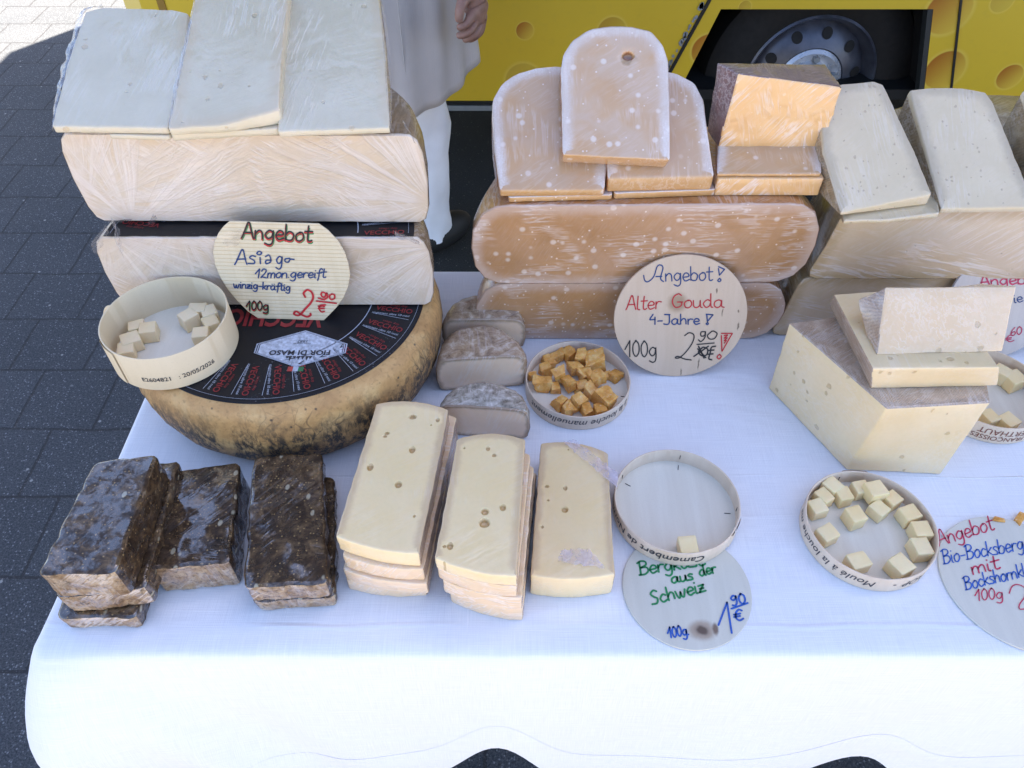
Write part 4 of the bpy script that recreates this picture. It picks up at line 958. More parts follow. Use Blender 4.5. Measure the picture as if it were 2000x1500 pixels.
for (k0, k1) in ((1.0, .985), (1.05, 1.03)):
    n_ = len(hexp); o_ = [b.verts.new((ex + x * k0, ey + y * k0, ZL + .0005)) for x, y in hexp]; i_ = [b.verts.new((ex + x * k1 * .99, ey + y * k1 * .98, ZL + .0005)) for x, y in hexp]
    for i in range(n_): j = (i + 1) % n_; b.faces.new([o_[i], o_[j], i_[j], i_[i]])
obj('emblem_border', b, PRINT_W, emb, smooth=False)
b = bmesh.new(); disc_text(b, 'FIOR DI MASO', .0088, ex, ey - .003, math.pi, ZL + .0006, bold=.0003, spacing=1.05); disc_text(b, '1887', .0052, ex, ey + .0115, math.pi, ZL + .0006); disc_text(b, 'Gallio Vicenza', .0030, ex, ey + .0075, math.pi, ZL + .0006)
for (x0, hh) in ((-.014, .006), (-.010, .008), (-.005, .006), (0, .007), (.005, .005), (.010, .009), (.0135, .005)):
    b.faces.new([b.verts.new((ex - x0 * .8 + q, ey - .0105 - w_ * .8, ZL + .0006)) for q, w_ in ((-.0018, 0), (.0018, 0), (.0, hh))])
obj('emblem_lettering', b, PRINT_K, emb, smooth=False)
for i, (m_, nm) in enumerate(((FLAG_G, 'flag_green'), (PRINT_W, 'flag_white'), (FLAG_R, 'flag_red'))):
    b = bmesh.new(); x0 = ex + .0075 - i * .005; b.faces.new([b.verts.new((x, y, ZL + .0004)) for x, y in ((x0 - .005, ey - .0305), (x0, ey - .0305), (x0, ey - .0245), (x0 - .005, ey - .0245))]); obj('tricolour', b, m_, lab, smooth=False)

prof_as = lambda H, Rr: [(Rr - .010, 0), (Rr - .004, .004), (Rr - .0005, .016), (Rr + .001, H * .5), (Rr - .001, H - .018), (Rr - .005, H - .006), (Rr - .011, H)]
hw2 = half_wheel('half_cheese', 'lower cling wrapped half wheel of pale cheese with label strip behind the lined sign', 'cheese', -.2383, .588, .0925, prof_as(.0845, .160), {'rind': R_ASW, 'paste': M_ASL}, seed=2, group='wrapped half wheels of pale cheese')
b = bmesh.new(); lathe(b, [(.0005, .0852), (.146, .0850)], 64, 0, math.pi); bmesh.ops.recalc_face_normals(b, faces=b.faces)
for f in b.faces:
    if f.normal.z < 0: f.normal_flip()
l2 = obj('label', b, LABEL, hw2); label_print(l2, .0856, 0.03, math.pi - .03)
hw3 = half_wheel('half_cheese', 'upper cling wrapped half wheel with creased film directly below three pale wedges', 'cheese', -.2390, .6095, .1790, prof_as(.0915, .1612), {'rind': R_ASW, 'paste': M_ASU}, rot=-.008, seed=5, group='wrapped half wheels of pale cheese')
b = bmesh.new(); lathe(b, [(.0005, .0922), (.128, .0920)], 64, 0, math.pi); bmesh.ops.recalc_face_normals(b, faces=b.faces)
for f in b.faces:
    if f.normal.z < 0: f.normal_flip()
obj('label', b, LABEL, hw3)
# creased film standing off the half wheels
def film_bits(parent, pts, seed, size, mname='loose_film'):
    rr = random.Random(seed)
    for p in pts:
        b = bmesh.new(); n_ = 7; base = Vector(p); g_ = [[None] * n_ for _ in range(n_)]; ax = Vector((rr.uniform(-1, 1), rr.uniform(-.3, .3), rr.uniform(-.4, .4))).normalized(); ay = Vector((rr.uniform(-.2, .2), rr.uniform(-.8, 0), rr.uniform(.3, 1))).normalized()
        for i in range(n_):
            for j in range(n_):
                g_[i][j] = b.verts.new(base + ax * (i / (n_ - 1) - .5) * size * 1.6 + ay * (j / (n_ - 1) - .5) * size + Vector((rr.uniform(-1, 1), rr.uniform(-1, 1), rr.uniform(-1, 1))) * size * .07)
        for i in range(n_ - 1):
            for j in range(n_ - 1): b.faces.new([g_[i][j], g_[i + 1][j], g_[i + 1][j + 1], g_[i][j + 1]])
        obj(mname, b, FILM, parent)
def film_mat():
    m = bpy.data.materials.new('cling_film'); m.use_nodes = True; t = m.node_tree; t.nodes.clear()
    o = t.nodes.new('ShaderNodeOutputMaterial'); mx = t.nodes.new('ShaderNodeMixShader'); tr = t.nodes.new('ShaderNodeBsdfTransparent'); gl = t.nodes.new('ShaderNodeBsdfGlossy'); df = t.nodes.new('ShaderNodeBsdfDiffuse'); m2 = t.nodes.new('ShaderNodeMixShader')
    gl.inputs['Roughness'].default_value = .12; df.inputs['Color'].default_value = (.8, .78, .8, 1); m2.inputs[0].default_value = .35
    lw = t.nodes.new('ShaderNodeLayerWeight'); lw.inputs['Blend'].default_value = .35; mr = t.nodes.new('ShaderNodeMapRange'); mr.inputs[3].default_value = .10; mr.inputs[4].default_value = .65
    tc = t.nodes.new('ShaderNodeTexCoord'); nz_ = t.nodes.new('ShaderNodeTexNoise'); nz_.inputs['Scale'].default_value = 160; nz_.inputs['Detail'].default_value = 3; bp = t.nodes.new('ShaderNodeBump'); bp.inputs['Strength'].default_value = .8; bp.inputs['Distance'].default_value = .002
    L = t.links.new; L(tc.outputs['Object'], nz_.inputs['Vector']); L(nz_.outputs[0], bp.inputs['Height']); L(bp.outputs[0], gl.inputs['Normal']); L(bp.outputs[0], lw.inputs['Normal'])
    L(lw.outputs['Facing'], mr.inputs[0]); L(mr.outputs[0], mx.inputs[0]); L(tr.outputs[0], mx.inputs[1]); L(gl.outputs[0], m2.inputs[1]); L(df.outputs[0], m2.inputs[2]); L(m2.outputs[0], mx.inputs[2]); L(mx.outputs[0], o.inputs[0]); return m
FILM = film_mat()

def drop_to(BM, fr, zb, thick, slide=(0, 0)):
    """carry the underside of a tilted slice straight down to the shelf at height zb"""
    inv = fr.inverted()
    for bm in BM.values():
        for v in bm.verts:
            f = min(1, max(0, -v.co.z / thick))
            if f <= 0: continue
            W = fr @ Vector((v.co.x, v.co.y, 0)); v.co = inv @ (W.lerp(Vector((W.x + slide[0], W.y + slide[1], zb)), f))
def wedge(name, label, cat, a, bpt, tilt, pix, thick, zb, parts, mats, tags=None, group=None, drop=True, slide=(0, 0), fr=None, sharp=50, eyes=None, **kw):
    fr = fr or plane_frame(a, bpt, tilt); t = thing_m(name, label, cat, fr, group)
    BM = prism(px_outline(fr, pix), thick, parts, tags, eyes=eyes, **kw)
    if drop: drop_to(BM, fr, TZ + zb, thick, slide)
    for k, bm in BM.items():
        if len(bm.faces): obj(k, bm, mats[k], t, sharp=sharp)
        else: bm.free()
    return t, fr
# local pixel tags follow the listed corners (edge i goes from corner i to i+1)
ZT3 = .2722
pk_ = {'top': 'paste', 's': 'paste', 'r': 'rind'}
mA = {'paste': M_AS, 'rind': R_ASW}
T24 = math.radians(25)
def under_slice(label, p0, p1, z0, z1, depth, m, name='cheese_slice', cat='cheese slice', group=None, rot=0, parts=None, mats=None, tags=None, w_far=1.0):
    a, c = P(*p0, z1), P(*p1, z1); fr = plane_frame(a, c, 0.0); w_ = (c - a).length
    t = thing_m(name, label, cat, fr, group); BM = prism([(0, 0), (w_, 0), (w_ * (.5 + w_far / 2), depth), (w_ * (.5 - w_far / 2), depth)], z1 - z0, parts or {'top': 'paste', 's': 'paste'}, tags, bevel=.001)
    for k, bm in BM.items(): obj(k, bm, (mats or {'paste': m})[k], t, sharp=50)
    return t
under_slice('thin pale slice lying under the left of the three top wedges', (212, 262), (330, 266), ZT3, ZT3 + .0045, .10, M_AS, group='thin slices under the pale wedges')
under_slice('thin pale slice lying under the tilted middle top wedge', (333, 262), (545, 250), ZT3, ZT3 + .0065, .11, M_AS, group='thin slices under the pale wedges')
tA, _ = wedge('cheese_wedge', 'leftmost of the three pale wrapped wedges atop the tower, brown rind on its right edge', 'cheese wedge', P(101, 246, ZT3 + .011), P(328, 249, ZT3 + .011), T24, [(101, 246), (328, 249), (366, 90), (371, 24), (340, 17), (200, 12), (164, 22), (131, 120)], .012, ZT3 + .0046, pk_, mA, ['s', 's', 'r', 's', 's', 's', 's', 's'], G_ASI)
tB, _ = wedge('cheese_wedge', 'middle of the three pale wrapped wedges atop the tower, set slightly crooked', 'cheese wedge', P(328, 251, ZT3 + .013), P(546, 216, ZT3 + .0195), T24, [(328, 251), (440, 243), (546, 214), (552, 120), (567, -20), (382, -22), (352, 130)], .012, ZT3 + .0066, pk_, mA, None, G_ASI)
tC, _ = wedge('cheese_wedge', 'rightmost of the three pale wrapped wedges atop the tower, dark rind down its side', 'cheese wedge', P(542, 256, ZT3 + .006), P(762, 249, ZT3 + .006), T24, [(542, 256), (762, 249), (753, 90), (740, -25), (566, -30), (552, 110)], .012, ZT3 + .0003, pk_, mA, ['s', 'r', 'r', 'r', 's', 's'], G_ASI)

def film_edge(parent, fr, pix, out, name='film_edge'):
    """clear film standing out past the outline of a wrapped piece, along the listed photo points"""
    rr = random.Random(len(pix)); pl = [fr.inverted() @ on_plane(x, y, fr.translation, fr.to_3x3().col[2]) for x, y in pix]; pl = smooth(pl, 10); b = bmesh.new(); rows = []
    for i, p in enumerate(pl):
        d = (pl[min(i + 1, len(pl) - 1)] - pl[max(i - 1, 0)]).normalized(); o_ = Vector((d.y, -d.x, 0)) * out; f = math.sin(math.pi * (i + .5) / len(pl)) ** .6
        rows.append([b.verts.new(p + o_ * (q - .35) * f * (1 + .3 * noise.noise(p * 90)) + Vector((0, 0, .0005 - .006 * max(0, q - .3) + .0022 * noise.noise(Vector((i * .45, q * 4, 1)))))) for q in (0, .25, .5, .75, 1.0)])
    for r0, r1 in zip(rows, rows[1:]):
        for j in range(4): b.faces.new([r0[j], r0[j + 1], r1[j + 1], r1[j]])
    return obj(name, b, FILM, parent)
film_edge(tA, tA.matrix_world.copy() if False else Matrix.LocRotScale(tA.location, tA.rotation_euler, None), [(101, 252), (112, 190), (131, 118), (150, 60), (163, 20), (200, 10)], -.009)
film_edge(tB, Matrix.LocRotScale(tB.location, tB.rotation_euler, None), [(328, 252), (340, 190), (352, 130), (368, 60), (382, -20)], -.006)
film_edge(tC, Matrix.LocRotScale(tC.location, tC.rotation_euler, None), [(762, 250), (757, 160), (750, 60), (742, -10)], .005)
film_bits(hw2, [(-.148, -.003, .083), (-.130, -.004, .0855), (.140, -.003, .084), (-.02, -.004, .0858)], 5, .016)
film_bits(hw3, [(-.132, -.003, .002), (-.105, -.003, .0), (.150, .004, .089)], 6, .013)
# ------------------------------------------------------------------ lined sign on the tower
def round_sign(name, label, fr, outline, thick, m, items, edge=None):
    t = thing_m(name, label, 'price sign', fr, 'price signs'); BM = prism(outline, thick, {'top': 'board', 's': 'board'}, None, bevel=.0005, corner=0, step=.006, wob=.0001, rim_w=(.001, .004))
    obj('board', BM['board'], m, t, sharp=40); sign_text(t, fr, items); return t
def zp(o, sc): return lambda x, y: (o[0] + x / sc, o[1] + y / sc)
z5 = zp((400, 420), 6.667)
a0 = P(505, 621, .0925); fr = plane_frame(a0, P(640, 625, .0925), math.radians(78.5))
cl = [(320, 80), (1480, 115), (1600, 200), (1735, 340), (1820, 490), (1870, 640), (1890, 780), (1865, 930), (1810, 1070), (1720, 1200), (1550, 1372), (690, 1345), (560, 1255), (420, 1120), (290, 960), (195, 800), (130, 640), (105, 490), (125, 350), (180, 230), (240, 150)]
ol = px_outline(fr, [z5(*q) for q in cl])
def W5(t, x0, y0, x1, y1, h, **k): return word_lines(t, z5(x0, y0), z5(x1, y1), h / 6.667, **k)
def L5(*pls): return [[Vector(z5(*q)) for q in pl] for pl in pls]
SIGN_L = wood_mat('lined_paper_board', (.66, .55, .36), (.74, .64, .45), lines=1560)
items = [(INK_G, .0019, [[q + Vector((.7, 1.6)) for q in l] for l in W5('Angebot', 480, 300, 1400, 352, 205)]), (INK_R, .0017, [[q + Vector((-.6, .6)) for q in l] for l in W5('Angebot', 480, 300, 1400, 352, 205)]), (INK_K, .0015, W5('Angebot', 480, 292, 1400, 342, 205)),
         (INK_B, .0014, W5('As', 390, 640, 670, 636, 190, slant=.1) + L5([(700, 470), (680, 500), (715, 515), (742, 490), (715, 468)], [(722, 550), (726, 632)], [(790, 540), (840, 520), (862, 600), (800, 632), (800, 590), (860, 585)]) + W5('g', 925, 632, 1020, 640, 180) + L5([(1110, 560), (1050, 570), (1050, 605), (1090, 610), (1115, 575), (1165, 575)])),
         (INK_B, .0013, W5('12mon.gereift', 650, 815, 1580, 812, 118, slant=.12)), (INK_B, .0013, W5('winzig-kr~ftig', 372, 942, 1120, 985, 95)),
         (INK_G, .0015, [[q + Vector((.5, .9)) for q in l] for l in W5('100g', 540, 1240, 840, 1240, 118)]), (INK_R, .0013, [[q + Vector((-.3, .6)) for q in l] for l in W5('100g', 540, 1236, 840, 1236, 118)]), (INK_K, .0012, W5('100g', 540, 1230, 840, 1230, 118)),
         (INK_R, .0021, L5([(1310, 1065), (1290, 1010), (1345, 970), (1405, 1020), (1400, 1110), (1300, 1230), (1230, 1300), (1165, 1285), (1190, 1250), (1260, 1290), (1330, 1320), (1378, 1300), (1378, 1275)])),
         (INK_R, .0017, L5([(1590, 1020), (1530, 1000), (1520, 1045), (1560, 1065), (1590, 1010), (1595, 1070), (1550, 1095), (1480, 1075)], [(1660, 1020), (1625, 1050), (1645, 1095), (1690, 1080), (1690, 1035), (1655, 1020)], [(1455, 1115), (1715, 1145)], [(1575, 1165), (1510, 1170), (1490, 1210), (1520, 1255), (1560, 1250)], [(1478, 1180), (1560, 1185)], [(1480, 1212), (1560, 1212)]))]
round_sign('price_sign', 'cream lined sign with cut flat top leaning on the left tower', fr, ol, .0018, SIGN_L, items)

# ------------------------------------------------------------------ round boxes
def round_box(label, cx_, cy_, z0, Rr, h, mats, texts=(), staples=(), overlap=None, th=.0014, group='round wooden sample boxes'):
    t = thing('sample_box', label, 'sample box', (cx_, cy_, TZ + z0), group=group)
    b = bmesh.new(); lathe(b, [(Rr - th, .0028), (Rr - th, h - .0004), (Rr - th + .0004, h), (Rr - .0004, h), (Rr, h - .0004), (Rr, .0003), (Rr - .0008, .0)], 96, wob=.0003, seed=cx_ * 9); bmesh.ops.recalc_face_normals(b, faces=b.faces)
    wall = obj('side_wall', b, mats[0], t, sharp=45)
    b = bmesh.new(); lathe(b, [(.0005, .0003), (Rr - .001, .0003), (Rr - .001, .0030), (.0005, .0030)], 72); bmesh.ops.recalc_face_normals(b, faces=b.faces); obj('base', b, mats[1], t, sharp=45)
    if overlap is not None:
        b = bmesh.new(); rows = []
        for i in range(15):
            a = overlap + i * .03; rows.append([b.verts.new((math.cos(a) * (Rr + (.0010 if 0 < i else .0)), math.sin(a) * (Rr + (.0010 if 0 < i else 0)), z)) for z in (.0006, h - .0006)])
        for r0, r1 in zip(rows, rows[1:]): b.faces.new([r0[0], r1[0], r1[1], r0[1]])
        obj('overlap_strip', b, mats[0], wall)
    for (txt, size, a, z, m, flip, kw) in texts:
        b = bmesh.new(); wall_type(b, txt, size, Rr, a, z + (.0045 if flip else 0), flip, **kw); obj('lettering', b, m, wall, smooth=False)
    for (a, z, rr_) in staples:
        b = bmesh.new(); d = Vector((math.cos(a), math.sin(a), 0)); tv = Vector((-math.sin(a), math.cos(a), 0)); p = d * (Rr - th - .0003) + Vector((0, 0, z)) if z > .004 else d * rr_ + Vector((0, 0, .0033))
        ax = Vector((0, 0, 1)) if z > .004 else d
        tube(b, [p - ax * .0028, p + ax * .0028], .00035, 6); obj('staple', b, STAPLE, t)
    return t
def cubes_in(box_label, items, m, z0, size, labels, name='cheese_cube', cat='cheese cube', group=None, jit=.1, chip=False, seed=1):
    rr = random.Random(seed)
    for i, ((px, py, rot, s, lift), lb) in enumerate(zip(items, labels)):
        s_ = size * s; hx, hy, hz = s_ * rr.uniform(1 - jit, 1 + jit) / 2, s_ * rr.uniform(1 - jit, 1 + jit) / 2, s_ * rr.uniform(1 - jit, 1 + jit) * .92
        q = P(px, py, z0 + lift + hz); c8 = []
        for z in (hz, 0):
            for sx, sy in ((-1, -1), (1, -1), (1, 1), (-1, 1)):
                k = .42 if chip else .07; c8.append(Vector((sx * hx * (1 + rr.uniform(-k, k)), sy * hy * (1 + rr.uniform(-k, k)), z + (rr.uniform(-k, k) * hz * .5 if z > 0 else 0))))
        b = hexa(c8, 6 if chip else 3, .0005 if chip else .0009, .0017 if chip else .00035, rr.random() * 50)
        o = obj(name, b, m, None, sharp=22 if chip else 50); o.location = (q.x, q.y, TZ + z0 + lift); o.rotation_euler = (rr.uniform(-.1, .1) if lift else 0, rr.uniform(-.1, .1) if lift else 0, rot); tag(o, lb, cat, group)
# cream box on the big wheel
LBX, LBY = -.3235, .5275
lb = round_box('tall cream round box standing on the black label of the whole wheel', LBX, LBY, .0922, .0575, .040, (W_BOXP, W_BOXF), [('E2604821   : 20/05/2026', .0068, -1.18, .0115, PRINT_K, False, {'bold': .00005})], (), -2.55)
b = bmesh.new(); d0 = Vector((math.cos(2.85), math.sin(2.85), 0)); rows = []
for i in range(8):
    k = i / 7; p = d0 * (.0576 + .014 * k) + Vector((0.0, -.006 * k, .034 - .012 * k + .006 * math.sin(k * 3))); rows.append([b.verts.new(p + Vector((0, 0, .0035 * (1 - k * .85)))), b.verts.new(p - Vector((0, 0, .0035 * (1 - k * .85))))])
for r0, r1 in zip(rows, rows[1:]): b.faces.new([r0[0], r1[0], r1[1], r0[1]])
sv = obj('peeled_splinter', b, W_BOXP, lb); sol = sv.modifiers.new('t', 'SOLIDIFY'); sol.thickness = .0006
z2 = zp((170, 530), 6.0)
it = [(*z2(1170, 500), .8, 1.12, 0), (*z2(1290, 420), .1, 1, 0), (*z2(1420, 450), .5, 1.05, 0), (*z2(1440, 570), .6, 1, 0), (*z2(1320, 700), .15, 1.1, 0), (*z2(700, 650), .25, 1.1, 0), (*z2(570, 620), .4, .95, 0), (*z2(500, 770), .5, 1.05, 0), (*z2(440, 890), .3, 1, 0)]
cubes_in('', it, M_CUP, .0922 + .0032, .0150, ['biggest pale cheese cube turned on its corner nearest the middle of the cream box', 'pale cheese cube against the back wall of the cream box, half hidden', 'pale cheese cube deepest in the right side of the cream box', 'pale cheese cube against the right rim of the cream box below another', 'pale cheese cube at the front right wall of the cream box', 'pale cheese cube standing nearest the open floor in the left cluster of the cream box', 'pale cheese cube at the back of the left cluster in the cream box', 'pale cheese cube in the middle of the left row in the cream box', 'pale cheese cube at the front left wall of the cream box'], group='pale cubes in the cream box', seed=4)

# ================================================================== DARK HERB BLOCKS
def block(label, pix, ztop, thick, seed, near=None, tilt=0.0, group=G_BLK, taper=.001):
    fr = flat(ztop); fr.translation = P(*pix[0], ztop); pts = px_outline(fr, pix)
    t = thing_m('cheese_block', label, 'cheese block', fr, group)
    BM = prism(pts, thick, {'top': 'herb_crust', 's': 'herb_crust', 'f': 'cut_end'}, near, bevel=.0030, corner=.007, step=.005, wob=.0016, taper=taper, seed=seed)
    for k, bm in BM.items():
        if k == 'herb_crust':
            for v in bm.verts: v.co.z += .0012 * noise.noise(v.co * 60 + Vector((seed, 0, 0)))
        obj(k, bm, {'herb_crust': M_HB, 'cut_end': M_HBF}[k], t, sharp=60)
    return t
ft = ['s', 's', 'f', 's']
block('bottom dark herb crusted block of the leftmost stack of three', [(196, 935), (345, 918), (268, 1206), (106, 1208)], .021, .0205, 11, ft)
block('middle dark herb crusted block of the leftmost stack, back end sticking out', [(190, 915), (352, 897), (283, 1148), (103, 1170)], .050, .0285, 12, ft)
block('top dark herb crusted block of the leftmost stack, film glossy and bluish', [(182, 902), (310, 884), (226, 1119), (71, 1121)], .086, .0355, 13, ft, taper=-.001)
block('single dark herb crusted block lying between the two dark stacks', [(317, 923), (468, 901), (448, 1097), (288, 1114)], .040, .0395, 14, ft, taper=.0)
block('bottom dark herb crusted block of the right dark stack, peeking out on the right', [(500, 920), (653, 930), (655, 1164), (492, 1177)], .0195, .019, 15, ft)
block('top dark herb crusted block of the right dark stack, matt and seedy', [(494, 893), (628, 881), (641, 1140), (473, 1147)], .046, .026, 16, ft)

# ================================================================== MOUNTAIN CHEESE SLICES
R_BG = rind('tan_slice_rind', (.30, .19, .11), (.42, .28, .17), (.52, .38, .25), 60, film=.35)
def berg_mat(name, eyes, base=(.84, .67, .405), warm=(.87, .71, .46), film=.35): return paste(name, base, warm, film=film, coat=.6, haze=.15, eyes=(eyes, (.50, .31, .10)), rim=(.56, .38, .22), rim_amt=.6)
M_BG = paste('mountain_cheese_paste', (.76, .575, .375), (.80, .62, .43), film=.8, haze=.5, vert=True, iso=.8)
def berg(label, nl, nr, fl, fl2, ztop, thick, mat_top, seed, arch=.007, eyes=None, front=.004, mats=None):
    """nl,nr near corners (photo px), fl, fl2 far corners (photo px) on the height ztop"""
    fr = flat(ztop); fr.translation = P(*nl, ztop); A, B_, C2, D = px_outline(fr, [nl, nr, fl2, fl])
    arc = [C2.lerp(D, k / 8) + (D - C2).orthogonal().normalized() * 0 + Vector((0, 1)) * arch * (1 - (k / 4 - 1) ** 2) for k in range(9)]
    fro = [A.lerp(B_, k / 6) - Vector((0, 1)) * front * (1 - (k / 3 - 1) ** 2) for k in range(7)]
    pts = fro + arc; tg = ['s'] * 6 + ['r'] * 9 + ['r']
    t = thing_m('cheese_slice', label, 'cheese slice', fr, G_BERG)
    if eyes:
        es, eyl = [], []
        for (x, y, r) in eyes: r *= .74; q = fr.inverted() @ P(x, y, ztop); es.append((q.x, q.y, 0, r)); eyl.append((q.x, q.y, r))
        mat_top = berg_mat('mountain_cheese_top', es)
    BM = prism(pts, thick, {'top': 'paste', 's': 'paste', 'r': 'rind'}, tg, bevel=.0014, corner=.0025, step=.005, wob=.0007, seed=seed, rim_w=(.0025, .007), eyes=eyl if eyes else None)
    for k, bm in BM.items(): obj(k, bm, {'paste': mat_top, 'rind': R_BG}[k], t, sharp=34)
    return t
z4 = zp((620, 750), 2.857)
berg('bottom slice of the left mountain cheese stack, lowest and partly hidden', (675, 1132), (831, 1146), (742, 838), (892, 850), .0165, .0163, M_BG, 21)
berg('second slice from the bottom of the left mountain cheese stack', (669, 1112), (834, 1140), (748, 820), (893, 838), .0335, .0165, M_BG, 22)
berg('second slice from the top of the left mountain cheese stack, edge bulging under film', (668, 1086), (828, 1112), (745, 800), (892, 815), .052, .018, M_BG, 23)
berg('top slice of the left mountain cheese stack with a cluster of open round eyes', (655, 1047), (819, 1082), (735, 788), (877, 800), .0725, .020, M_BG, 24, eyes=[(806, 814, .0045), (855, 820, .003), (756, 846, .003), (752, 852, .0025), (805, 878, .0045), (723, 912, .0045), (778, 946, .0045), (809, 1008, .0018), (842, 830, .0014)])
berg('bottom slice of the middle mountain cheese stack, turned furthest to the right', (877, 1152), (1022, 1190), (930, 905), (1048, 925), .0215, .0213, M_BG, 25)
berg('second slice from the bottom of the middle mountain cheese stack', (863, 1132), (1020, 1168), (922, 890), (1043, 912), .042, .020, M_BG, 26)
berg('second slice from the top of the middle mountain cheese stack', (853, 1108), (1011, 1146), (905, 872), (1036, 888), .060, .0175, M_BG, 27)
berg('top slice of the middle mountain cheese stack with two round eyes near its centre', (849, 1090), (1010, 1126), (893, 857), (1026, 858), .0755, .015, M_BG, 28, eyes=[(907, 875, .0014), (953, 876, .003), (965, 889, .0028), (982, 991, .004), (947, 999, .0045), (946, 1021, .006), (879, 1066, .004), (868, 1067, .002), (867, 1099, .002)])
s3 = berg('lone mountain cheese slice right of the stacks with crumpled film across its corner', (1036, 1124), (1201, 1122), (1056, 866), (1187, 884), .033, .0325, M_BG, 29, eyes=[(1103, 995, .0042), (1068, 950, .0026), (1071, 977, .0016), (1104, 953, .003), (1059, 1029, .002), (1110, 878, .0014)])
z33 = .0345
def crumple(parent, pix, zt, seed, nx=22, ny=9, amp=.0016):
    rr = random.Random(seed); b = bmesh.new(); A, B_, C2, D = [P(*q, zt) for q in pix]; inv = Matrix.Translation(parent.location).inverted(); g_ = []
    for i in range(nx + 1):
        g_.append([])
        for j in range(ny + 1):
            u, v = i / nx, j / ny; p = A.lerp(B_, u).lerp(D.lerp(C2, u), v); e = math.sin(math.pi * v)
            p += Vector((rr.uniform(-1, 1) * .0009, rr.uniform(-1, 1) * .0012, .0004 + abs(noise.noise(Vector((u * 6, v * 9, seed)))) * amp * 1.5 + rr.random() * amp * .5)); g_[-1].append(b.verts.new(inv @ p))
    for i in range(nx):
        for j in range(ny): b.faces.new([g_[i][j], g_[i + 1][j], g_[i + 1][j + 1], g_[i][j + 1]])
    return obj('crumpled_film', b, FILM_W, parent)
g = G('milky_film', .22); v = g.co(False); g.set('Base Color', (.72, .64, .72, 1)).set('Normal', g.bump(g.noise(g.vm('MULTIPLY', v, (1, .3, 1)), 300, 3, .6, .6), .8, .0015)); g.set('Alpha', g.mr(g.noise(v, 70, 3), .3, .7, .12, .62)); FILM_W = g.m
crumple(s3, [(1100, 864), (1205, 955), (1207, 925), (1122, 860)], z33, 2)
crumple(s3, [(1090, 1098), (1182, 1112), (1150, 1072), (1098, 1076)], z33 - .0005, 3, 16, 8)

# ================================================================== TOMMES
pt = lambda H, Rr: [(Rr - .008, 0), (Rr - .003, .003), (Rr, H * .35), (Rr - .0005, H * .72), (Rr - .003, H - .005), (Rr - .008, H - .0012), (Rr - .014, H), (Rr - .026, H + .0006)]
def tomme(label, x, y, z, H, Rr, rot, m, seed, ysc):
    t = half_wheel('half_tomme', label, 'half cheese', x, y, z, pt(H, Rr), {'rind': m, 'paste': M_TO}, rot, seed, 'half round mouldy cheeses', rim_w=((.0015, .6), (.0045, 0)), ysc=ysc, rough=.0028)
    return t
tomme('rearmost of the three half round mouldy cheeses, smooth brown top beside the orange half wheel', -.031, .619, .0005, .044, .0465, .0, R_TO, 31, 1.05)
tomme('middle of the three half round mouldy cheeses, tan with white bloom on top', -.0325, .557, .0005, .047, .0480, .085, R_TO, 32, 1.18)
tomme('front grey topped one of the three half round mouldy cheeses', -.0275, .490, .0005, .046, .0455, -.08, R_TOG, 33, .86)

# ================================================================== AGED ORANGE GROUP
pg = lambda H, Rr: [(Rr - .040, 0), (Rr - .026, .0015), (Rr - .012, .009), (Rr - .003, .024), (Rr, H * .48), (Rr - .002, H - .030), (Rr - .012, H - .010), (Rr - .026, H - .0015), (Rr - .040, H)]
half_wheel('half_cheese', 'lower film wrapped half wheel of aged orange cheese resting on the cloth', 'cheese', .131, .634, .0005, pg(.083, .172), {'rind': R_GO, 'paste': M_GO}, 0, 41, 'half wheels of aged orange cheese')
half_wheel('half_cheese', 'upper film wrapped half wheel of aged orange cheese carrying the orange slices', 'cheese', .1345, .632, .0845, pg(.099, .176), {'rind': R_GO, 'paste': M_GO}, .01, 42, 'half wheels of aged orange cheese')
ZG = .1838; T38 = math.radians(36)
mG = {'paste': M_GOT, 'rind': R_GO}
under_slice('thin orange slice lying under the left arched slice', (993, 385), (1197, 380), ZG, ZG + .006, .09, M_GOT, group=G_GOU)
under_slice('thin orange slice lying under the right arched slice', (1200, 377), (1398, 370), ZG, ZG + .007, .09, M_GOT, group=G_GOU)
arch = lambda pix: pix
gL, frL = wedge('cheese_slice', 'left arched orange slice leaning behind the topmost arched slice', 'cheese slice', P(976, 371, ZG + .0135), P(1181, 370, ZG + .0135), T38, [(976, 371), (1181, 370), (1186, 320), (1182, 200), (1160, 150), (1120, 130), (1085, 127), (1045, 131), (1005, 143), (978, 162), (962, 190), (960, 225), (966, 300)], .012, ZG + .0062, pk_, mG, ['s', 'r', 'r', 'r', 'r', 'r', 'r', 'r', 'r', 'r', 'r', 'r', 'r'], G_GOU, corner=.004)
gR, frR = wedge('cheese_slice', 'right arched orange slice half covered by the topmost arched slice', 'cheese slice', P(1187, 348, ZG + .0225), P(1396, 344, ZG + .0225), T38, [(1187, 348), (1396, 344), (1388, 290), (1376, 195), (1358, 160), (1325, 142), (1290, 135), (1240, 137), (1205, 155), (1190, 190), (1184, 260)], .012, ZG + .0072, pk_, mG, ['s'] + ['r'] * 10, G_GOU, corner=.004)
nL = frL.to_3x3().col[2]; oC = on_plane(1099, 306, frR.translation + nL * .0195, nL); oC2 = on_plane(1309, 312, frR.translation + nL * .0195, nL)
frC = frL.copy(); frC.translation = oC
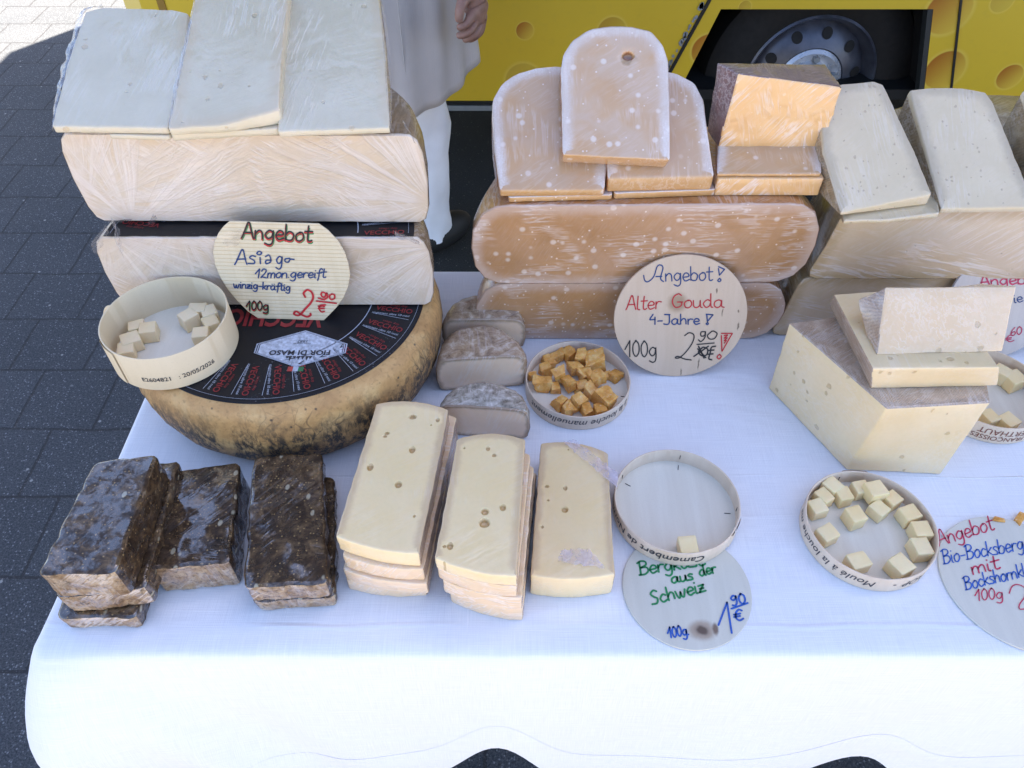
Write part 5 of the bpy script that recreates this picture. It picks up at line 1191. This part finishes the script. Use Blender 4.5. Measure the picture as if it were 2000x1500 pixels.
wedge('cheese_slice', 'topmost arched orange slice with one round eye, lying across two others', 'cheese slice', None, None, 0, [(1099, 303), (1309, 313), (1308, 200), (1306, 120), (1294, 85), (1272, 60), (1235, 51), (1190, 50), (1150, 57), (1118, 78), (1099, 108), (1095, 140), (1097, 220)], .017, 0, pk_, {'paste': paste('arched_slice_paste', (.52, .31, .15), (.58, .37, .20), film=.3, milk=((.57, .43, .32), .6), ior=1.65, rim=(.76, .69, .64), rim_amt=.85, dots=(66, .25, .6, (.84, .73, .64)), gran=True, coat=1.0, haze=.2, eyes=([(*(frC.inverted() @ on_plane(1227, 109, oC, nL)).to_2d(), 0, .0055)], (.30, .10, .03))), 'rind': R_GO}, ['s'] + ['r'] * 12, G_GOU, drop=False, fr=frC, corner=.004, eyes=[(*(frC.inverted() @ on_plane(1227, 109, oC, nL)).to_2d(), .0052)])
# blocks right of the slices
GB = 'aged orange pieces beside the arched slices'
t = under_slice('lowest orange slab under the pale strip and the orange block, film creased', (1402, 349), (1611, 349), ZG, ZG + .019, .10, M_GOC, name='cheese_slab', cat='cheese slab', group=GB)
wedge('cheese_slab', 'middle orange slab with a greyish top strip under the orange block', 'cheese slab', P(1400, 339, ZG + .0225), P(1605, 339, ZG + .0225), math.radians(15), [(1400, 339), (1605, 339), (1606, 240), (1404, 240)], .01, ZG + .0192, pk_, mG, ['s', 'r', 'r', 'r'], GB)
zc = ZG + .0300
c0, c1 = P(1403, 289, zc), P(1608, 289, zc); t0, t1 = PY(1443, 143, c0.y), PY(1645, 171, c1.y)
bk0, bk1 = PY(1400, 121, c0.y + .075), PY(1519, 124, c0.y + .085); 
b0 = Vector((c0.x + .012, c0.y + .07, c0.z)); b1 = Vector((c1.x - .0, c1.y + .08, c1.z))
bk0 = Vector((c0.x + .0, c0.y + .06, t0.z + .002)); bk0 = PY(1400, 122, c0.y + .03); bk1 = PY(1560, 126, c0.y + .05)
org = c0.copy(); ck = thing('cheese_block', 'large wrapped orange block with plum coloured left side on two orange slabs', 'cheese block', org, group=GB)
bm = hexa([p - org for p in (t0, t1, bk1 + Vector((.03, .01, -.004)), bk0, c0, c1, Vector((c1.x, c1.y + .06, c1.z)), Vector((c0.x - .006, c0.y + .032, c0.z)))], 6, .002, .0012, 5)
fnrm = (t0 - c0).cross(c1 - c0).normalized()
def side(f): return 'paste' if f.normal.y < -.6 else 'rind'
for k, bb in split_by(bm, side).items(): obj(k, bb, {'paste': M_GOC, 'rind': R_GOP}[k], ck, sharp=50)

# sign in front of the orange group
z6 = zp((1190, 490), 6.0)
a0 = P(1290, 735, 0.0005); fr = plane_frame(Vector((P(1300, 736, .0006).x, .5735, TZ + .0006)), Vector((P(1380, 736, .0006).x, .5735, TZ + .0006)), math.radians(66.5))
pc = px_outline(fr, [z6(838, 745)])[0]; ring_px = []
cl = [(835 + 785 * math.cos(a), 757 + 714 * math.sin(a)) for a in []]
lp = px_outline(fr, [z6(55, 800), z6(1620, 730), z6(920, 43), z6(780, 1470)]); cx_ = (lp[0].x + lp[1].x) / 2; cy_ = (lp[2].y + lp[3].y) / 2; rx_ = (lp[1].x - lp[0].x) / 2; ry_ = (lp[2].y - lp[3].y) / 2
ol = [Vector((cx_ + rx_ * math.cos(k * math.tau / 72), cy_ + ry_ * math.sin(k * math.tau / 72))) for k in range(72)]
def W6(t, x0, y0, x1, y1, h, **k): return word_lines(t, z6(x0, y0), z6(x1, y1), h / 6.0, **k)
def L6(*pls): return [[Vector(z6(*q)) for q in pl] for pl in pls]
items = [(INK_B, .0013, L6([(402, 285), (415, 345), (455, 360), (520, 300), (560, 185), (600, 165), (628, 200), (600, 320), (635, 360)], [(545, 300), (615, 298)]) + W6('ngebot', 655, 355, 1215, 345, 165) + L6([(1278, 205), (1290, 285)], [(1290, 285), (1350, 215)], [(1350, 215), (1280, 185)], [(1290, 322), (1270, 345), (1290, 360), (1308, 340), (1290, 320)])),
         (INK_R, .0013, W6('Alter', 195, 690, 610, 680, 160, slant=.08) + W6('Gouda', 730, 665, 1350, 660, 160)),
         (INK_B, .0014, W6('4-Jahre', 470, 860, 1065, 858, 118) + L6([(1140, 745), (1150, 825)], [(1150, 825), (1215, 748)], [(1215, 748), (1135, 742)], [(1150, 838), (1135, 852), (1150, 864), (1160, 850), (1150, 838)])),
         (INK_K, .0013, W6('100g', 180, 1240, 565, 1235, 190) + L6([(882, 992), (935, 958), (990, 985), (975, 1070), (900, 1180), (820, 1250), (772, 1252), (800, 1235), (880, 1265), (960, 1277)], [(1120, 945), (1075, 950), (1075, 995), (1115, 990), (1125, 940), (1120, 1010), (1075, 1060), (1042, 1040)], [(1200, 940), (1150, 990), (1175, 1030), (1230, 1025), (1262, 970), (1225, 940), (1195, 942)], [(1025, 1095), (1228, 1078)])),
         (INK_K, .0016, L6([(1090, 1130), (1045, 1180), (1080, 1225), (1140, 1215), (1150, 1150), (1100, 1125)], [(1045, 1115), (1110, 1255)], [(990, 1235), (1160, 1115)], [(1035, 1145), (1130, 1250)], [(1245, 1115), (1195, 1130), (1180, 1200), (1165, 1260), (1200, 1275)], [(1160, 1165), (1225, 1160)], [(1150, 1210), (1215, 1205)])),
         (INK_R, .0013, L6([(1312, 965), (1440, 965)], [(1440, 965), (1320, 1175)], [(1312, 990), (1318, 1170)], [(1345, 990), (1385, 985), (1345, 1020), (1380, 1015), (1345, 1050), (1370, 1045), (1345, 1080)], [(1290, 1210), (1262, 1240), (1285, 1265), (1310, 1235), (1290, 1210)]))]
kn = (fr.inverted() @ on_plane(*z6(800, 610), fr.translation, fr.to_3x3().col[2]))
SIGN_W = wood_mat('plywood_sign', (.60, .43, .285), (.66, .49, .34), extra=[(kn.x, kn.y, .014, (.36, .22, .12), 1.0)] + [((fr.inverted() @ on_plane(*z6(x, y), fr.translation, fr.to_3x3().col[2])).x, (fr.inverted() @ on_plane(*z6(x, y), fr.translation, fr.to_3x3().col[2])).y, r, (.14, .09, .05), kx) for x, y, r, kx in ((1512, 880, .006, 5), (1515, 705, .0022, 1.5), (1260, 470, .004, 3), (840, 1420, .005, 5), (1045, 1330, .009, 8), (1325, 720, .006, 6))])
round_sign('price_sign', 'round plywood sign leaning on the orange half wheels, red and blue writing, black price', fr, ol, .0035, SIGN_W, items)

# ------------------------------------------------------------------ box of orange chips
z3 = zp((1010, 650), 7.5)
gbx, gby = .0700, .5535
round_box('round veneer box full of broken orange cheese chips, printed upside down', gbx, gby, .0005, .0555, .020, (W_BOX, W_BOXF), [('à la louche manuellement', .0118, -1.55, .0098, PRINT_K, True, {'shear': .25})], ((-.25, .002, .050),), 1.5)
cp = [(370, 690, .05, 1.35, 0), (640, 545, .3, 1.2, .004), (770, 690, .5, 1.25, .003), (1070, 790, .7, 1.1, 0), (1310, 880, .6, 1.45, 0), (640, 960, .6, 1.25, 0), (920, 920, .5, 1.35, .002), (1170, 600, .5, 1.1, .006), (990, 560, .6, 1.1, .002), (930, 290, .05, 1.25, .002), (1150, 320, .1, 1.4, 0), (740, 250, .6, 1.1, 0), (590, 310, .5, 1.15, 0), (450, 370, .3, 1.05, 0), (410, 490, .4, .95, 0), (850, 470, .3, .95, 0), (220, 590, .2, .75, 0), (1440, 570, .7, 1.0, 0), (1330, 600, .3, .7, 0), (1220, 1080, .4, 1.1, 0), (1050, 1070, .3, .9, 0), (560, 770, .25, .75, 0), (950, 740, .2, .9, 0), (750, 1060, .5, .95, 0)]
lbs = ['squarish orange cheese chip at the left side of the chip box, largest flat face', 'tall orange cheese chip left of centre on top of the heap', 'orange cheese chip in the centre of the heap with a pale top', 'orange cheese chip right of the centre, tilted corner forward', 'biggest orange cheese chip at the right front of the heap', 'orange cheese chip at the front left edge of the heap', 'orange cheese chip front centre with a jagged crest', 'pale edged orange cheese chip perched right of the heap top', 'orange cheese chip behind the perched one near the middle', 'upright orange cheese chip at the back middle of the chip box', 'wide orange cheese chip at the back right of the chip box', 'orange cheese chip back left of the upright one', 'orange cheese chip second from the left along the back', 'pointed orange cheese chip at the back left of the chip box', 'flat orange cheese chip behind the squarish one', 'sunken orange cheese chip in the middle of the back row', 'thin orange cheese sliver against the left wall of the chip box', 'orange cheese chip lying apart by the right wall of the chip box', 'small orange crumb beside the chip by the right wall', 'orange cheese chip at the very front right of the heap', 'low orange cheese chip between the front chips', 'thin orange cheese sliver right of the squarish chip', 'small orange cheese chip wedged below the heap top', 'orange cheese chip in the front left row beside the jagged one']
cubes_in('', [(*z3(x, y), r, s, l) for x, y, r, s, l in cp], M_CH, .0038, .0125, lbs, 'cheese_chip', 'cheese chip', 'broken orange cheese chips', .22, True, 9)

# ================================================================== IVORY GROUP (right rear)
pc_ = lambda H, Rr: [(Rr - .010, 0), (Rr - .003, .003), (Rr - .001, .012), (Rr - .008, H * .5), (Rr - .012, H - .012), (Rr - .016, H - .003), (Rr - .022, H)]
half_wheel('half_cheese', 'lower half wheel of firm ivory cheese with dark woven rind behind the red sign', 'cheese', .560, .640, .0005, pc_(.0855, .262), {'rind': R_CO, 'paste': M_COB}, .0, 51, 'half wheels of firm ivory cheese')
half_wheel('half_cheese', 'upper half wheel of firm ivory cheese carrying the leaning ivory wedges', 'cheese', .5725, .636, .0870, pc_(.087, .258), {'rind': R_CO, 'paste': M_COB}, .0, 52, 'half wheels of firm ivory cheese')
ZC = .1743; mC = {'paste': M_CO, 'rind': R_CO}; T35 = math.radians(36); G_CO = 'ivory wedges on the ivory half wheels'
wedge('cheese_slice', 'low ivory slice poking out under the ivory wedge beside the orange block', 'cheese slice', P(1648, 431, ZC + .004), P(1836, 416, ZC + .006), math.radians(8), [(1648, 431), (1740, 428), (1836, 416), (1822, 330), (1630, 330)], .01, ZC + .0003, pk_, mC, ['s', 's', 'r', 's', 'r'], G_CO)
wedge('cheese_wedge', 'ivory wedge tapering to the top beside the orange block', 'cheese wedge', P(1642, 415, ZC + .011), P(1821, 379, ZC + .020), T35, [(1642, 415), (1821, 379), (1790, 300), (1727, 163), (1708, 156), (1640, 163), (1600, 176), (1606, 290)], .012, ZC + .008, pk_, mC, ['s', 'r', 'r', 'r', 'r', 'r', 'r', 'r'], G_CO, corner=.003)
wedge('cheese_wedge', 'ivory wedge with woven brown rind on its left, second from the orange block', 'cheese wedge', P(1838, 407, ZC + .006), P(2024, 404, ZC + .006), T35, [(1838, 407), (2024, 404), (1998, 340), (1940, 196), (1926, 178), (1875, 169), (1820, 169), (1774, 174), (1800, 270)], .012, ZC + .0003, pk_, mC, ['s', 'r', 'r', 'r', 'r', 'r', 'r', 'r', 'r'], G_CO, corner=.003)
wedge('cheese_wedge', 'ivory wedge cut off by the right edge of the photo, mostly rind showing', 'cheese wedge', P(2056, 410, ZC + .006), P(2236, 404, ZC + .006), T35, [(2056, 410), (2236, 404), (2160, 196), (2140, 176), (2080, 168), (1996, 174), (2022, 270)], .012, ZC + .0003, pk_, mC, ['s', 'r', 'r', 'r', 'r', 'r', 'r'], G_CO, corner=.003)

# ================================================================== FENUGREEK CHEESE (right front)
def boxy(name, label, cat, c8, parts, fn, mats, seed, bev=.0016, wob=.0006, group=None, sub=6):
    org = c8[4].copy(); t = thing(name, label, cat, org, group=group)
    for k, bb in split_by(hexa([Vector(p) - org for p in c8], sub, bev, wob, seed), fn).items(): obj(k, bb, mats[k], t, sharp=45)
    return t
G_BB = 'stacked pale cheese with small holes'
mB = {'paste': M_BB, 'rind': R_BB}
bt = [P(1733, 798, .0905), P(1937, 786, .0905), Vector((.475, .60, TZ + .0905)), P(1541, 630, .0905)]
bb_ = [P(1652, 919), P(1836, 928), Vector((.452, .59, TZ)), P(1500, 759)]
bb_[0].z = bb_[1].z = bb_[3].z = bb_[2].z = TZ + .0005
boxy('cheese_block', 'big pale holed cheese block with woven rind top, base of the right front stack', 'cheese block', bt + bb_, 0, lambda f: 'rind' if f.normal.z > .6 or f.normal.y > .7 else 'paste', mB, 61, .0022, .0007, G_BB)
zs0, zs1 = .0908, .1185
sb = [P(1701, 759, zs0), P(1949, 754, zs0), Vector((.43, .578, TZ + zs0)), P(1619, 596, zs0)]; st_ = [P(1704, 720, zs1), P(1953, 718, zs1), Vector((.425, .585, TZ + zs1)), P(1628, 575, zs1)]
boxy('cheese_slab', 'flat pale holed cheese slab in the middle of the right front stack', 'cheese slab', st_ + sb, 0, lambda f: 'rind' if f.normal.x < -.6 else 'paste', mB, 62, .0014, .0007, G_BB)
zk0 = zs1 + .0003
f0, f1 = P(1712, 694, zk0), P(1958, 687, zk0); u0, u1 = P(1731, 561, zk0 + .040), P(1986, 559, zk0 + .041)
kb = [f0, f1, f1 + Vector((-.004, .085, 0)), P(1692, 655, zk0)]; kt = [u0, u1, u1 + Vector((-.008, .03, -.022)), P(1674, 585, zk0 + .022)]
boxy('cheese_block', 'pale holed cheese block in shiny film topping the right front stack', 'cheese block', kt + kb, 0, lambda f: 'rind' if f.normal.x < -.55 else 'paste', {'paste': paste('fenugreek_cheese_film', (.72, .54, .345), (.76, .59, .40), film=1.0, haze=.26, vert=True, ang=1.0, iso=.8, holes=(80, .32, .6, (.45, .30, .12))), 'rind': R_BB}, 63, .0016, .0008, G_BB)

# red lettered sign behind
a0 = P(1928, 700, .0006); fr = plane_frame(a0, a0 + Vector((.05, .004, 0)), math.radians(68))
ol = [Vector((.003 + .0655 * math.cos(k * math.tau / 72), .0655 + .0655 * math.sin(k * math.tau / 72))) for k in range(72)]
z1 = zp((1880, 500), 3.95)
def W1(t, x0, y0, x1, y1, h, **k): return word_lines(t, z1(x0, y0), z1(x1, y1), h / 3.95, **k)
items = [(INK_P, .0016, W1('Angebot', 130, 235, 610, 205, 85)), (INK_B, .0012, W1('ie', 395, 362, 470, 352, 70)), (INK_P, .0012, W1('60', 365, 615, 460, 600, 60, slant=.2) + W1('E', 335, 665, 400, 655, 50))]
round_sign('price_sign', 'round sign with red writing half hidden behind the right front cheese stack', fr, ol, .003, wood_mat('pale_plywood', (.56, .48, .42), (.62, .54, .47)), items)

# ------------------------------------------------------------------ boxes on the right
z7 = zp((1550, 900), 4.411)
rbx, rby = .3235, .3745
round_box('round veneer box with fourteen pale cheese cubes beside the lettered sign', rbx, rby, .0005, .0575, .020, (W_BOX, W_BOXF), [('Moulé à la louche ma', .0115, -2.62, .0095, PRINT_K, True, {'shear': .2}), ('AOP  -', .0115, -1.22, .0095, PRINT_K, True, {'shear': .2})], ((1.75, .010, .05),), 1.3)
cu = [(345, 200, .6, 1.05, 0), (270, 290, .5, 1, 0), (215, 385, .3, 1.0, 0), (440, 280, .25, 1.05, 0), (545, 450, .3, 1.1, 0), (590, 220, .2, 1.0, 0), (715, 235, .25, 1.15, .006), (860, 310, .5, 1.05, 0), (745, 400, .6, 1.0, 0), (1010, 440, .3, 1.15, 0), (1110, 580, .05, 1.1, 0), (1110, 730, .1, 1.15, 0), (300, 610, .45, 1.05, 0), (570, 850, .3, 1.15, 0), (935, 880, .5, 1.15, 0)]
lbs = ['cheese cube at the top left wall of the right sample box', 'cheese cube with a small dark hole second along the left wall', 'cheese cube leftmost in the right sample box', 'cheese cube inside the upper left cluster, edge towards the middle', 'cheese cube standing alone near the middle of the right sample box', 'cheese cube at the back wall half under the largest cube', 'largest cheese cube lying at the back wall on its neighbour', 'cheese cube with a round hole behind another at the upper right', 'cheese cube with a round hole nearest the middle at the upper right', 'upper cheese cube of three in a row along the right wall', 'middle cheese cube of three in a row along the right wall', 'lower cheese cube of three in a row along the right wall', 'single cheese cube by the lower left wall of the right sample box', 'cheese cube at the bottom left wall with an uneven edge', 'cheese cube by itself at the bottom of the right sample box']
cubes_in('', [(*z7(x, y), r, s, l) for x, y, r, s, l in cu], M_CU, .0038, .0143, lbs, group='cubes in the right sample box', seed=12)
cbx, cby = .1520, .3985
z8 = zp((1200, 870), 3.571)
round_box('nearly empty round box propped on the sign with green writing', cbx, cby, .0024, .0575, .020, (W_BOX, W_BOXF), [('Camembert de Normandie', .0122, -2.42, .0095, PRINT_K, True, {'shear': .12, 'bold': .0001})], ((1.35, .011, .05), (1.35, .002, .049), (2.55, .011, .05), (2.55, .002, .049), (-.1, .011, .05), (-.1, .002, .049)), -.75)
cubes_in('', [(*z8(520, 690), .05, 1.1, 0)], M_CU, .0060, .0155, ['only cheese cube left in the nearly empty box'], seed=3)
fbx, fby = .4985, .538
round_box('round box with brown capitals cut off at the right edge of the photo', fbx, fby, .0005, .0585, .024, (W_BOX, W_BOXF), [('FRANÇOISSES', .0085, -1.72, .0055, PRINT_BR, True, {}), ('BERTHAUT', .0105, -1.66, .0150, PRINT_BR, True, {})], (), 1.0)
cubes_in('', [(1960, 722, .7, 1.0, 0), (1985, 735, .4, 1.2, 0), (1936, 810, .3, 1.0, 0), (1972, 818, .5, 1.0, 0)], M_CU, .0040, .0155, ['cheese cube touching the middle slab in the far right box', 'bigger cheese cube at the back of the far right box', 'cheese cube at the front wall of the far right box beside the big block', 'cheese cube at the front wall of the far right box near the photo edge'], group='cubes in the far right box', seed=5)

# ------------------------------------------------------------------ flat signs
def flat_sign(label, left, right, bottom, items, m, zt=.0022):
    l_, r_, bo = P(*left, zt), P(*right, zt), P(*bottom, zt); rad = (r_ - l_).length / 2; c = Vector(((l_.x + r_.x) / 2, bo.y + rad, TZ + zt)); fr = Matrix.Translation(c)
    ol = [Vector((rad * math.cos(k * math.tau / 72), rad * math.sin(k * math.tau / 72))) for k in range(72)]
    return round_sign('price_sign', label, fr, ol, .0018, m, items), fr
def W8(t, x0, y0, x1, y1, h, **k): return word_lines(t, z8(x0, y0), z8(x1, y1), h / 3.571, **k)
def L8(*pls): return [[Vector(z8(*q)) for q in pl] for pl in pls]
items = [(INK_G, .0018, W8('Bergk~se', 175, 905, 640, 835, 95) + W8('aus', 400, 965, 555, 935, 75) + W8('der', 595, 915, 715, 885, 75) + W8('Schweiz', 262, 1115, 640, 1015, 95)), (INK_BL, .0017, L8([(725, 1255), (785, 1095)], [(785, 1095), (818, 1310)], [(815, 1140), (930, 1100)]) + W8('90', 820, 1125, 925, 1095, 72) + W8('E', 840, 1225, 905, 1215, 75)), (INK_BL, .0015, W8('100g.', 375, 1345, 525, 1320, 75))]
zt = .0022
q1, q2 = P(*z8(610, 1290), zt), P(*z8(705, 1280), zt); sc_ = Vector(((P(1216, 1137, zt).x + P(1469, 1166, zt).x) / 2, P(1356, 1270, zt).y + (P(1469, 1166, zt) - P(1216, 1137, zt)).length / 2))
SIGN_P = wood_mat('pale_birch_sign', (.58, .56, .47), (.64, .62, .53), extra=[(q1.x - sc_.x, q1.y - sc_.y, .0115, (.26, .16, .09), .8), (q1.x - sc_.x, q1.y - sc_.y, .0075, (.52, .45, .36), .8), (q1.x - sc_.x, q1.y - sc_.y, .0062, (.05, .02, .01), .8), (q2.x - sc_.x, q2.y - sc_.y, .0075, (.12, .06, .035), 2.2)])
flat_sign('round birch sign with green writing and a brown knot lying flat on the cloth', (1216, 1137), (1469, 1166), (1356, 1270), items, SIGN_P)
def W7(t, x0, y0, x1, y1, h, **k): return word_lines(t, z7(x0, y0), z7(x1, y1), h / 4.411, **k)
def L7(*pls): return [[Vector(z7(*q)) for q in pl] for pl in pls]
items = [(INK_P, .0013, W7('Angebot', 1250, 735, 1735, 590, 135)), (INK_BL, .0012, W7('Bio-Bocksberger', 1290, 890, 2090, 745, 125)), (INK_P, .0014, W7('mit', 1540, 985, 1785, 925, 120)), (INK_BL, .0012, W7('Bockshornklee', 1480, 1115, 2110, 970, 115)), (INK_P, .0010, W7('100g', 1560, 1210, 1810, 1190, 100) + L7([(1855, 1145), (1880, 1085), (1930, 1068), (1990, 1100), (1990, 1170), (1945, 1240), (1950, 1280), (2040, 1270)]))]
rad = .066; c = Vector((P(1826, 1096, zt).x + rad, P(1905, 1009, zt).y - rad * 1.0, TZ + zt))
fr = Matrix.Translation(c); ol = [Vector((rad * math.cos(k * math.tau / 72), rad * math.sin(k * math.tau / 72))) for k in range(72)]
round_sign('price_sign', 'round pale sign with pink and blue writing lying flat at the right photo edge', fr, ol, .0018, wood_mat('pale_birch_sign_plain', (.60, .58, .50), (.66, .64, .55)), items)
for i, (px, py, s, lbl) in enumerate(((1950, 1016, .006, 'small orange rind crumb touching the rim of the pink lettered sign'), (1990, 1015, .009, 'larger orange rind crumb lying on the cloth behind the pink lettered sign'))):
    q = P(px, py, .0005 if i else .0026); bm = hexa([Vector((sx * s * (.9 + .3 * sy * 0), sy * s * .42, z)) for z in (s * .4, 0) for sx, sy in ((-1, -1), (1, -.6), (.8, 1), (-.7, .8))], 2, .0006, .0012, i + 3)
    o = obj('rind_crumb', bm, M_CH, None); o.location = q; o.rotation_euler = (0, 0, [-.3, .7][i]); tag(o, lbl, 'crumb', 'orange rind crumbs')
